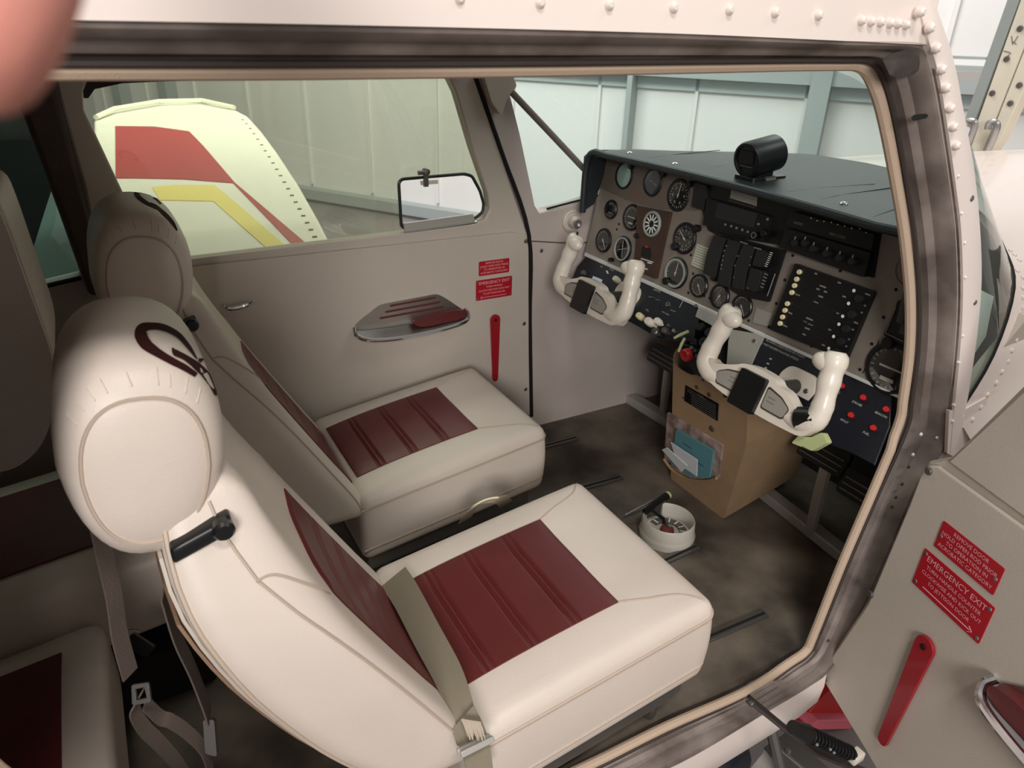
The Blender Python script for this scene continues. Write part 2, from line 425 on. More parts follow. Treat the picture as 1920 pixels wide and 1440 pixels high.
for (u, v, du, dv) in [(1902, 80, 8, 6), (1898, 76, 2, 16), (1905, 74, -8, 14), (1888, 97, 12, 3), (1892, 103, 8, -8)]:
    mk.tube([FK.P(*FK.px(u-du/2, v-dv/2), .001), FK.P(*FK.px(u+du/2, v+dv/2), .001)], .0016, 5)
obj('pen_mark', mk, 'grey', bt)
FL_ = Frame((4.2, 0, 0), (0, -1, 0), (0, 0, 1))
ll = thing('wall_ledge', 'grey horizontal steel ledge on the hangar wall at the upper right', 'ledge', (4.2, -.2, .9))
obj('ledge_bar', MB().prism(FL_, FL_.pxs([(1770, 133), (1846, 135), (1838, 152), (1770, 152)]), -.2, 0), 'placard', ll)
obj('ledge_top', MB().prism(FL_, FL_.pxs([(1770, 104), (1840, 107), (1836, 112), (1770, 110)]), -.2, -.05), 'hwall2', ll)

# ================================================================== CABIN SHELL (setting)
FF = Frame((0, 0, 0), (1, 0, 0), (0, 1, 0))
struct(obj('floor', MB().box(FF, -1.4, 1.72, -.512, .60, -.03, 0), 'carpet'), 'dark worn cabin floor mat with scuffed patches', 'floor')
struct(obj('ceiling', MB().box(FF, -1.4, .93, -.57, .60, 1.175, 1.2), 'trim'), 'beige cabin headliner', 'ceiling')
FY = Frame((-1.3, 0, 0), (0, -1, 0), (0, 0, 1))
struct(obj('wall_rear', MB().box(FY, -.6, .6, -.03, 1.2, -.03, 0), 'wall'), 'rear cabin bulkhead', 'wall')
FW = Frame((1.70, 0, 0), (0, -1, 0), (0, 0, 1))
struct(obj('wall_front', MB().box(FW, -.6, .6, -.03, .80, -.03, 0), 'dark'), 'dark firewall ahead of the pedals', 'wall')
FS_ = Frame((0, .55, 0), (1, 0, 0), (0, 0, 1))             # far side wall, N towards the camera
# --- far wall ahead of the door
px = FS_.pxs
fw = obj('wall_left', MB().prism(FS_, [(.863, 1.19), (.862, 1.065), (1.040, .64), (1.072, .06), (1.076, -.01), (1.71, -.01), (1.71, .76), (1.34, .735), (1.256, .722)] + px([(1060, 388), (1012, 400), (1003, 385), (975, 250), (945, 130)]) + [(.94, 1.19)], -.05, 0), 'wall', bevel=.004)
struct(fw, 'taupe cabin side wall ahead of the far door, below the windshield', 'wall')
obj('seam_strip', MB().tube([FS_.P(*FS_.px(997, 452), .0005), FS_.P(*FS_.px(1050, 455), .0005), FS_.P(1.30, .585, .0005)], .0016, 6), 'postm', fw)
mm = MB(); a, b = FS_.px(1015, 470); screw(mm, FS_, a, b, .006); obj('screw', mm, 'steel', fw)
mm = MB(); a, b = FS_.px(911, 140); screw(mm, FS_, a, b, .005); obj('screw', mm, 'trim', fw)
# pillar pad by brace
obj('pillar_gusset', MB().prism(FS_, rpoly(px([(893, 128), (945, 128), (959, 160), (941, 180), (930, 215), (912, 190)]), .008), 0, .03), 'trim', fw, bevel=.008)
# round vent knob
v = obj('air_vent', MB().lathe(FS_, *FS_.px(1071, 414), [(.032, 0), (.032, .006), (.028, .009), (.026, .006), (.018, .007), (.017, .03), (.013, .034), (.012, .028), (.001, .028)], 28), 'trim', fw, label='round beige pull air vent')
obj('vent_ring', MB().lathe(FS_, *FS_.px(1069, 414), [(.0125, .030), (.0135, .040), (.0095, .041), (.0085, .035), (.001, .035)], 24), 'alum', v)
# --- far door
d1 = thing('door_1', 'far cabin door with tinted window, armrest and two red placards', 'door', (.5, .55, .05), kind='structure')
WIN = px([(157, 205), (155, 175), (163, 152), (182, 142), (215, 138), (500, 134), (815, 134), (842, 146), (856, 175), (885, 275), (915, 362), (919, 392), (908, 412), (885, 421), (640, 452), (350, 487), (300, 493), (286, 480)])
obj('door_panel', MB().prism(FS_, [(-.035, .64), (-.03, 1.17), (.84, 1.17)] + px([(885, 130), (900, 172), (990, 440), (995, 780)]) + [(1.06, .05), (0.0, .05)], -.035, 0, holes=[WIN]), 'trim', d1, bevel=.006)
# trim sheet below the belt line
tp = px([(345, 500), (640, 468), (960, 434), (982, 440), (988, 460), (989, 737), (940, 741)]) + [(.55, .145), (.15, .145)]
obj('trim_sheet', MB().prism(FS_, rpoly(tp, .01), 0, .008), 'trim', d1, bevel=.003)
obj('kick_plate', MB().prism(FS_, rpoly([(.15, .055), (1.058, .055), (1.052, .135), (.15, .135)], .005), 0, .004), 'trim', d1, bevel=.002)
for u, v_ in ((983, 451), (980, 605), (983, 728)):
    mm = MB(); a, b = FS_.px(u, v_); screw(mm, FS_, a, b, .006, .008, .003); obj('screw', mm, 'steel', d1)
obj('inner_handle', MB().tube(smooth_path([FS_.P(*FS_.px(u, v_), h) for u, v_, h in ((418, 570, .012), (430, 573, .02), (452, 568, .022), (474, 561, .014))], 4), [.004]*3+[.006]*8+[.003]*2, 8), 'chrome', d1)
# rubber gap round the door edge
gp = smooth_path([FS_.P(*FS_.px(u, v_), .002) for u, v_ in ((884, 118), (893, 150), (940, 285), (991, 440), (993, 600), (996, 780))], 5)
struct(obj('trim_4', MB().tube(gp, .006, 8), 'gap'), 'black rubber seal down the front edge of the far door', 'seal')
# window glass with the small vent window
VENT = px([(752, 345), (758, 338), (875, 328), (890, 332), (905, 360), (912, 385), (910, 400), (895, 412), (770, 432), (757, 428)])
w1 = obj('window_1', MB().prism(FS_, WIN, -.022, -.018, holes=[VENT]), 'sglass'); struct(w1, 'hazy tinted window in the far door', 'window')
obj('top_band', MB().prism(FS_, px([(157, 185), (156, 172), (163, 152), (182, 142), (215, 137), (560, 133), (835, 134), (838, 140), (560, 142), (230, 157), (178, 168), (166, 185)]), -.017, -.010), mat('dark_brown_band', (40, 30, 28), .6), w1)  # dark brown band along the top of the window
vp = [FS_.P(a, b, -.016) for a, b in rpoly(VENT, .008)]
fr = obj('vent_frame', MB().tube(vp, .0042, 8, closed=True), mat('dark_window_frame', (58, 58, 58), .35, metal=.6), w1, label='black framed opening vent pane')
obj('vent_hinge', MB().prism(FS_, px([(758, 420), (888, 402), (893, 418), (762, 438)]), -.012, -.004), 'placard', fr)
obj('hinge_rod', MB().tube([FS_.P(*FS_.px(760, 438), -.004), FS_.P(*FS_.px(895, 417), -.004)], .0035, 8), 'alum', fr)
obj('vent_latch', MB().tube([FS_.P(*FS_.px(783, 324), .002), FS_.P(*FS_.px(803, 322), .004)], .0055, 8).lathe(FS_, *FS_.px(799, 322), [(.008, -.01), (.008, .008), (.003, .010)], 12).box(FS_, *sorted((FS_.px(795, 340)[0], FS_.px(803, 340)[0])), FS_.px(800, 350)[1], FS_.px(800, 326)[1], -.006, .002), 'steel', fr)
obj('latch_plate', MB().prism(FS_, px([(790, 340), (822, 338), (823, 345), (791, 348)]), -.008, -.004), 'cream', fr)
# ------------------------------------------------------------------ door furniture (both doors)
UP = ['REMOVE DOOR', 'HOLD OPEN ROD PRIOR', 'TO OPERATION IN', 'ACROBATIC CATEGORY']
EM1 = ['TURN HANDLE', 'CLOCKWISE AND KICK OUT', 'TO JETTISON DOOR']
EM2 = ['TURN HANDLE COUNTER', 'CLOCKWISE AND KICK OUT', 'TO JETTISON DOOR']
def door_furniture(F, mp, sc, par, far):
    h0 = .008
    def centre(L):
        q = [mp(*p) for p in L]; return sum(p[0] for p in q)/len(q), sum(p[1] for p in q)/len(q)
    a, b = centre([(.875, .578), (.971, .577), (.971, .537), (.877, .541)]); w, h = .048*sc, .0205*sc
    p = obj('placard', MB().prism(F, rpoly([(a-w, b-h), (a+w, b-h), (a+w, b+h), (a-w, b+h)], .003), h0, h0+.0015), 'redp', par, label='narrow red placard about removing the door')
    tx = MB()
    for i, s in enumerate(UP): lettering(tx, F, s, a, b+h*(.68-.44*i), .0078*sc, h0+.0018)
    obj('lettering', tx, 'pinkt', p)
    sm = MB()
    for sx, sy in ((-.9, -.05), (.9, .05)): screw(sm, F, a+sx*w, b+sy*h, .0028*sc, h0+.001, .0018)
    obj('screw', sm, 'alum', p)
    a, b = centre([(.867, .524), (.981, .526), (.981, .465), (.869, .469)]); w, h = .0575*sc, .0295*sc
    p = obj('placard', MB().prism(F, rpoly([(a-w, b-h), (a+w, b-h), (a+w, b+h), (a-w, b+h)], .003), h0, h0+.0015), 'redp', par, label='red emergency exit placard')
    tx = MB(); lettering(tx, F, 'EMERGENCY EXIT', a, b+h*.66, .0122*sc, h0+.0018)
    for i, s in enumerate(EM1 if far else EM2): lettering(tx, F, s, a, b+h*(.26-.34*i), .0076*sc, h0+.0018)
    dr = -1 if far else 1
    tx.box(F, a-.04*sc, a+.04*sc, b-h*.78, b-h*.74, h0+.0014, h0+.002)
    for sg in (-1, 1):
        tx.tube([F.P(a+dr*.044*sc, b-h*.76, h0+.0018), F.P(a+dr*.038*sc, b-h*.76+sg*.0045*sc, h0+.0018)], .0005, 4)
    obj('lettering', tx, 'pinkt', p)
    sm = MB()
    for sx, sy in ((-.92, .8), (.92, .8), (.92, -.8), (-.92, -.8)): screw(sm, F, a+sx*w, b+sy*h, .0028*sc, h0+.001, .0018)
    obj('screw', sm, 'alum', p)
    # lever
    (a0, b0), (a1, b1) = mp(.927, .402), mp(.931, .212)
    dv = Vector((a1-a0, b1-b0)).normalized(); nv = Vector((-dv.y, dv.x)); r0, r1 = .0155*sc, .0085*sc; L = []
    for k in range(13): t = PI*k/12; q = Vector((a0, b0))-dv*math.sin(t)*r0+nv*math.cos(t)*r0; L.append((q.x, q.y))
    for k in range(9): t = PI*k/8; q = Vector((a1, b1))+dv*math.sin(t)*r1-nv*math.cos(t)*r1; L.append((q.x, q.y))
    if sum(L[i][0]*L[(i+1) % len(L)][1]-L[(i+1) % len(L)][0]*L[i][1] for i in range(len(L))) < 0: L.reverse()
    hd = obj('release_lever', MB().prism(F, L, .010, .0165), 'redh', par, label='long red emergency release lever', bevel=.0015)
    obj('pivot_bolt', MB().lathe(F, a0, b0, [(.0045*sc, .009), (.0045*sc, .018), (.003*sc, .0195), (.0002, .0195)], 12), 'ink', hd)
    # arm rest with ashtray grille
    base = [(.508, .437), (.516, .458), (.585, .500), (.748, .506), (.77, .492), (.835, .440), (.826, .425), (.73, .418), (.60, .414), (.53, .424)]
    L = [mp(*p) for p in base]
    if not far: L.reverse()
    ar = obj('arm_rest', MB().prism(F, rpoly(L, .012*sc, 5), .006, .012), 'alum', par, label='polished arm rest plate with maroon slots and pad', bevel=.002)
    for i, (x0, x1, z) in enumerate(((.612, .742, .493), (.598, .756, .478), (.582, .765, .463))):
        (p0, q0), (p1, q1) = mp(x0, z-.003), mp(x1, z+.006)
        sl = MB().prism(F, rpoly([(min(p0, p1), q0), (max(p0, p1), q0+.004*sc), (max(p0, p1), q0+.009*sc), (min(p0, p1), q0+.005*sc)], .002), .012, .0135)
        obj('slot', sl, 'red', ar)
    P = [mp(*p) for p in ((.665, .447), (.69, .452), (.79, .460), (.822, .453), (.824, .438), (.80, .430), (.70, .426), (.675, .433))]
    if not far: P.reverse()
    obj('pad', MB().prism(F, rpoly(P, .01*sc, 4), .012, .036), 'red', ar, bevel=.006)
    lip = smooth_path([F.P(*mp(x, z), h) for x, z, h in ((.512, .446, .012), (.512, .432, .028), (.54, .420, .044), (.62, .412, .048), (.73, .415, .048), (.81, .424, .044), (.832, .436, .028), (.830, .448, .012))], 5)
    obj('chrome_lip', MB().tube(lip, .0065*sc, 10), 'chrome', ar)
    shelf = [F.P(*mp(x, z), .014) for x, z in ((.515, .44), (.54, .436), (.62, .432), (.73, .432), (.81, .436), (.83, .445))]
    shelf2 = [F.P(*mp(x, z), h) for x, z, h in ((.513, .434, .026), (.54, .421, .044), (.62, .413, .048), (.73, .416, .048), (.81, .425, .044), (.83, .437, .026))]
    obj('tray', MB().grid([shelf, shelf2], thick=F.V*(-.002)), 'alum', ar)
door_furniture(FS_, lambda x, z: (x, z), 1.0, d1, True)

# ------------------------------------------------------------------ rear of the far side
tr5 = obj('trim_5', MB().prism(FS_, px([(86, 130), (100, 130), (118, 200), (203, 545), (166, 545), (88, 330), (40, 200), (38, 130)]), -.02, .045), 'postm', bevel=.012)
struct(tr5, 'dark brown padded post behind the far door', 'post')
mb = MB().tube([FS_.P(*FS_.px(92, 135), .03), FS_.P(*FS_.px(150, 345), .03), FS_.P(*FS_.px(190, 545), .03)], .011, 8)
obj('piping', mb, 'postm', tr5)
rw = px([(-190, 190), (40, 190), (86, 330), (152, 518), (40, 545), (-160, 580)])
mb = MB().prism(FS_, [(-1.3, -.01), (-.03, -.01), (-.03, .60), (-.02, 1.19), (-1.3, 1.19)], -.05, 0, holes=[rw])
struct(obj('wall_left_rear', mb, 'wall', bevel=.006), 'dim beige side wall under the far rear window', 'wall')
struct(obj('window_2', MB().prism(FS_, rw, -.03, -.026), 'rglass'), 'green tinted rear side window', 'window')
mb = MB().tube(smooth_path([FS_.P(*FS_.px(u, v_), .004) for u, v_ in ((40, 548), (95, 533), (152, 520))], 3), .005, 6)
obj('sill_bead', mb, 'gap', bpy.data.objects['wall_left_rear'])

# ================================================================== NEAR DOOR FRAME
YI, YO = -.53, -.585
IN = [(-60, 128), (100, 126), (560, 127), (1000, 124), (1300, 120), (1560, 117), (1622, 122), (1648, 158), (1668, 230), (1690, 350), (1705, 450), (1714, 560), (1712, 660), (1700, 750), (1690, 800), (1640, 920), (1580, 1060), (1528, 1190), (1512, 1222), (1480, 1245), (1400, 1298), (1250, 1365), (1100, 1440), (900, 1530), (700, 1600)]
OUT = [(-60, 34), (100, 37), (560, 45), (1000, 55), (1300, 64), (1590, 77), (1738, 84), (1752, 130), (1767, 210), (1787, 345), (1798, 440), (1801, 555), (1796, 655), (1784, 780), (1776, 850), (1728, 906), (1674, 1030), (1602, 1184), (1557, 1256), (1520, 1286), (1442, 1333), (1300, 1418), (1170, 1480), (950, 1590), (740, 1680)]
pin = [at(u, v, y=YI) for u, v in IN]; pou = [at(u, v, y=YO) for u, v in OUT]
# continue the loop round the rear of the opening (out of frame) so the frame is a closed ring
rear_in = [(.30, YI, -.05), (.05, YI, .10), (-.135, YI, .40)]
def dens(L, n): return smooth_path(L, n)
pin_d, pou_d = dens(pin, 5), dens(pou, 5)
prof = [(0, -.003), (.10, -.007), (.20, -.005), (.32, .0), (.42, -.001), (.50, -.0045), (.57, -.002), (.72, .0015), (.88, .001), (.93, -.0035), (.96, -.001), (1.0, 0)]
rows = []
for t, dn in prof:
    row = []
    for i in range(len(pin_d)):
        a, b = pin_d[i], pou_d[i]
        tg = (pin_d[min(i+1, len(pin_d)-1)]-pin_d[max(i-1, 0)]); nn = tg.cross(b-a).normalized()
        if nn.y > 0: nn.negate()
        row.append(a.lerp(b, t)+nn*dn)
    rows.append(row)
jm = obj('trim_6', MB().grid(rows, thick=(0.004, .012, 0)), 'jamb'); struct(jm, 'worn grey metal frame round the open near door', 'door frame')
oc = Vector((.55, -.53, .55)); lace = [p+(oc-p).normalized()*(.006 if p.z < .5 else .0015)+Vector((0, 0 if p.z < .5 else .006, 0)) for p in pin_d]
struct(obj('trim_7', MB().tube(lace, .0088, 10), 'lace'), 'tan fabric windlace round the inside of the near door frame', 'windlace')
struct(obj('trim_8', MB().tube([a.lerp(b, .10)+Vector((0, -.002, 0)) for a, b in zip(pin_d, pou_d)], .0032, 6), 'jambdark'), 'dark rubber strip beside the tan windlace', 'seal')
# dark slot and notch in the front post
FP_ = Frame(at(1735, 220, y=-.56), (at(1735, 218, y=-.55)-at(1700, 222, y=-.57)).normalized(), (0, 0, 1))
sl = [at(u, v, y=-.572) for u, v in ((1708, 221), (1714, 215), (1735, 213), (1741, 216), (1737, 222), (1712, 227))]
cc = sum(sl, Vector())/len(sl); nrm = (CP-cc).normalized()
mb = MB(); mb.add([p+nrm*.012 for p in sl]+[p+nrm*.009 for p in sl], [tuple(range(6)), tuple(reversed(range(6, 12)))]+[(i, (i+1) % 6, (i+1) % 6+6, i+6) for i in range(6)])
obj('strap_slot', mb, 'gap', jm)
# corner reinforcement patch at the top of the post
mb = MB(); P = [at(u, v, y=-.568) for u, v in ((1655, 112), (1680, 98), (1720, 88), (1738, 96), (1733, 122), (1715, 138), (1690, 148), (1668, 140))]
cc = sum(P, Vector())/len(P); n_ = len(P); nrm = (CP-cc).normalized()
mb.add([cc+nrm*.014]+[p+nrm*.006 for p in P]+[p for p in P], [(0, 1+i, 1+(i+1) % n_) for i in range(n_)]+[(1+i, 1+n_+i, 1+n_+(i+1) % n_, 1+(i+1) % n_) for i in range(n_)]+[tuple(1+n_+i for i in reversed(range(n_)))])
obj('corner_gusset', mb, mat('scuffed_gusset', (104, 98, 94), .5, metal=.3, rgb2=(70, 64, 60), vscale=20), jm)
# splice plate lower on the post with small rivets
for (u, v) in ((1722, 812), (1752, 818), (1707, 850), (1699, 873), (1687, 905), (1675, 930), (1668, 948), (1549, 1198), (1546, 1240)):
    q = at(u, v, y=-.565); mm = MB(); Fq = Frame(q, (1, 0, 0), (0, 0, 1)); screw(mm, Fq, 0, 0, .0035, .004, .003); obj('rivet', mm, 'jambdark' if v > 870 else 'rivet', jm)

# ================================================================== OUTER SKIN
# header skin above the opening (slopes inwards to the roof)
hs = [p for p in pou_d if p.z > 1.0 and p.x < .94]
hdr = [pou[i] for i in range(7)]
rows = []
for k in range(5):
    t = k/4; rows.append([p+Vector((.0+.03*t*(1 if i == 6 else 0), .035*t*t+.001, .22*t)) for i, p in enumerate(hdr)])
skin = obj('wall_right', MB().grid(rows, thick=(0, .01, 0)), 'skin', angle=60); struct(skin, 'white riveted outer skin over the near door opening', 'aircraft skin')
strip_in = [(1738, 84), (1752, 130), (1767, 210), (1787, 345), (1798, 440), (1801, 555), (1796, 655), (1784, 780), (1778, 850)]
strip_out = [(1752, 20), (1782, 110), (1800, 200), (1822, 320), (1833, 430), (1836, 520), (1830, 610), (1818, 700), (1806, 775)]
si = smooth_path([at(u, v, y=YO) for u, v in strip_in], 4); so = smooth_path([at(u, v, y=YO+.004) for u, v in strip_out], 4)
top_i = [at(1705, -30, y=YO+.012), at(1722, 30, y=YO+.004)]; top_o = [at(1725, -30, y=YO+.012), at(1738, -8, y=YO+.010)]
rows = [[a.lerp(b, t)+Vector((0, -.004-.004*math.sin(PI*t), 0)) for a, b in zip(top_i+si, top_o+so)] for t in (0, .05, .3, .7, .95, 1)]
FSK = Frame((0, YO-.003, 0), (1, 0, 0), (0, 0, 1))
ps = obj('wall_right_post', MB().grid(rows, thick=(.0, .010, 0)).prism(FSK, FSK.pxs([(1780, 770), (1806, 770), (1850, 745), (1850, 800), (1800, 862), (1776, 850)]), -.006, 0), 'skin', angle=60); struct(ps, 'white outer strip with a row of rivets along the windshield post', 'aircraft skin')
def rivet(u, v, y, par, r=.0052, h=.0035, m_='rivet'):
    q = at(u, v, y=y); mm = MB(); Fq = Frame(q, (1, 0, 0), (0, 0, 1)); mm.lathe(Fq, 0, 0, [(r, -.004), (r, .0), (r*.85, h*.6), (r*.45, h), (.0002, h)], 12); obj('rivet', mm, m_, par)
for u, v in ((860, -3), (1011, 5), (1141, 9), (1262, 14), (1367, 18), (1453, 23), (1535, 28), (1616, 38), (1634, 40), (1652, 41), (1670, 43), (1685, 44), (1700, 46)):
    rivet(u, v, -.586+.004*max(0, (50-v))/50, skin, .0052, .005)
for u, v in ((1727, 22), (1745, 52), (1757, 90), (1767, 130), (1775, 165), (1783, 203), (1789, 238), (1794, 273)):
    rivet(u, v, -.593, ps, .0062, .005)
for u, v in ((1797, 330), (1803, 400), (1809, 455), (1810, 520), (1806, 630), (1799, 680), (1790, 760), (1787, 790)):
    rivet(u, v, -.590, ps, .0025, .002)
for u, v in ((1821, 372), (1827, 567)): rivet(u, v, -.589, ps, .0052, .003, 'alum')

# ------------------------------------------------------------------ windshield and cowl deck
BASE = [(1.265, -.585, .55), (1.335, -.578, .66), (1.42, -.535, .76), (1.51, -.455, .80), (1.60, -.35, .835), (1.675, -.20, .86), (1.70, -.03, .87)]
TOP = [tuple(at(1806, 775, y=-.582)), tuple(at(1835, 520, y=-.582)), tuple(at(1800, 200, y=-.580)), (.94, -.50, 1.20), (.96, -.32, 1.215), (.965, -.18, 1.22), (.967, -.03, 1.222)]
BASE = BASE+[(1.675, .16, .86), (1.60, .33, .835), (1.51, .445, .80), (1.42, .525, .765), (1.32, .55, .735), (1.10, .56, .70)] ; TOP = TOP+[(.965, .15, 1.222), (.96, .32, 1.215), (.95, .47, 1.19), (.935, .545, 1.12), (1.0, .55, .88), (1.055, .55, .71)]
bs, tp_ = smooth_path(BASE, 4), smooth_path(TOP, 4)
rows = []
for k in range(9):
    t = k/8; rows.append([a.lerp(b, t)+Vector((.05, 0, .04))*math.sin(PI*t)*min(1, (a-b).length*2)*max(0, 1-(abs(a.y)/.5)**3) for a, b in zip(bs, tp_)])
ws = obj('window_3', MB().grid(rows), 'wglass', angle=80); struct(ws, 'green tinted wrap-round windshield', 'window')
struct(obj('trim_9', MB().tube([p+Vector((0, 0, .001)) for p in bs], .0032, 8), 'gap'), 'black sealing strip along the windshield base', 'seal')
# cowl / fuselage skin outside the windshield base
rows = []
for k, (ox, oy, oz) in enumerate([(0, 0, -.004), (.35, .10, -.010), (.7, .35, -.04), (1, .8, -.10), (1.15, 1.0, -.22), (1.2, 1.05, -.5)]):
    row = []
    for i, p in enumerate(bs):
        f = (i-(len(bs)-1)/2)/((len(bs)-1)/2)           # -1 right .. 1 left
        s_ = -1 if f < 0 else 1; e = abs(f)
        tx = (1-e**2.5)*1.6*ox + .10*ox; ty = s_*(oy*.10*e*(1 if e > .3 else .5))
        z = p.z+oz*(.4+1.0*e) + (0 if e > .8 else .0); row.append(Vector((p.x+tx, p.y+ty*.5 if e > .85 else p.y+ty, z)))
    rows.append(row)
cw = obj('wall_cowl', MB().grid(rows, thick=(-.004, 0, -.008)), 'skin', angle=60); struct(cw, 'white engine cowl skin ahead of the windshield', 'aircraft skin')

# near side wall behind the door opening, with its windlace
FN = Frame((0, -.575, 0), (1, 0, 0), (0, 0, 1))
e = [(-.085, 1.19), (-.10, .98), (-.15, .75), (-.205, .60), (-.20, .53), (-.165, .44), (-.09, .30), (.03, .14), (.17, .02), (.35, -.04)]
mb = MB().prism(FN, [(-1.4, -.30)]+[(.40, -.30)]+[(.40, -.07)]+[(a, b) for a, b in reversed(e)]+[(-1.4, 1.19)], -.03, .01)
struct(obj('wall_right_rear', mb, 'trim', bevel=.004), 'near cabin side wall behind the door opening', 'wall')
P = smooth_path([FN.P(a+.004, b, .012-.03) for a, b in e], 5)
struct(obj('trim_10', MB().tube(P, .009, 10), 'lace'), 'tan windlace round the rear corner of the near door opening', 'windlace')
FR_ = Frame((0, -.575, 0), (1, 0, 0), (0, 0, 1))
struct(obj('wall_right_front', MB().prism(FR_, [(1.20, -.05), (1.72, -.05), (1.72, .74), (1.42, .72), (1.34, .64), (1.28, .56), (1.27, .45), (1.22, .2)], -.02, .0), 'trim'), 'near cabin side wall ahead of the door opening', 'wall')

# pale panel added beside the glareshield end to imitate glare on the glass
struct(obj('added_glare_panel', MB().prism(Frame((0, -.545, 0), (1, 0, 0), (0, 0, 1)), [(1.235, .50), (1.29, .57), (1.36, .68), (1.34, .76), (1.235, .80)], -.006, .0), 'hwall'), 'pale panel added to imitate windshield glare beside the right end of the glareshield', 'panel')
cvs = cw.data; tree_c = BVHTree.FromPolygons([v.co.copy() for v in cvs.vertices], [tuple(p.vertices) for p in cvs.polygons])
for u, v in ((1887, 478), (1907, 508), (1917, 520), (1917, 540), (1917, 558), (1917, 577), (1917, 597), (1910, 617), (1905, 637), (1897, 657), (1890, 678), (1879, 697), (1868, 718), (1852, 740), (1839, 763), (1824, 787), (1804, 807), (1800, 790), (1787, 808), (1784, 822), (1894, 470), (1902, 478), (1911, 488)):
    hit, no, _, _ = tree_c.ray_cast(CP, ray(u, v).normalized())
    if hit is None: print('cowl rivet miss', u, v); continue
    if no.dot(ray(u, v)) > 0: no = -no
    Fq = Frame(hit, no.orthogonal(), no.cross(no.orthogonal())); Fq.N = no
    obj('rivet', MB().lathe(Fq, 0, 0, [(.005, -.001), (.005, .0005), (.0042, .002), (.0022, .003), (.0002, .003)], 12), 'rivet', cw)
# ================================================================== INSTRUMENT PANEL
k_ = .14
FP = Frame((1.21, 0, .57), (0, -1, 0), (k_, 0, 1))       # N = towards the seats (-x)
ip = thing('instrument_panel', 'warm grey instrument panel full of round gauges and black radios', 'instrument panel', (1.25, 0, .57))
out = [(-.515, .0), (.52, .0), (.52, .285), (-.50, .285), (-.505, .14)]
obj('panel_sheet', MB().prism(FP, out, -.006, 0), 'panel', ip)
sh = MB(); e = FP.pxs([(1200, 348), (1119, 350), (1107, 395), (1108, 352)])
# raised upper left plate
obj('upper_plate', MB().prism(FP, rpoly([FP.px(1121, 350), FP.px(1190, 380), FP.px(1245, 392), FP.px(1310, 395), FP.px(1318, 325), FP.px(1130, 283)], .006), 0, .003), mat('grey_upper_plate', (112, 100, 92), .55), ip, bevel=.001)
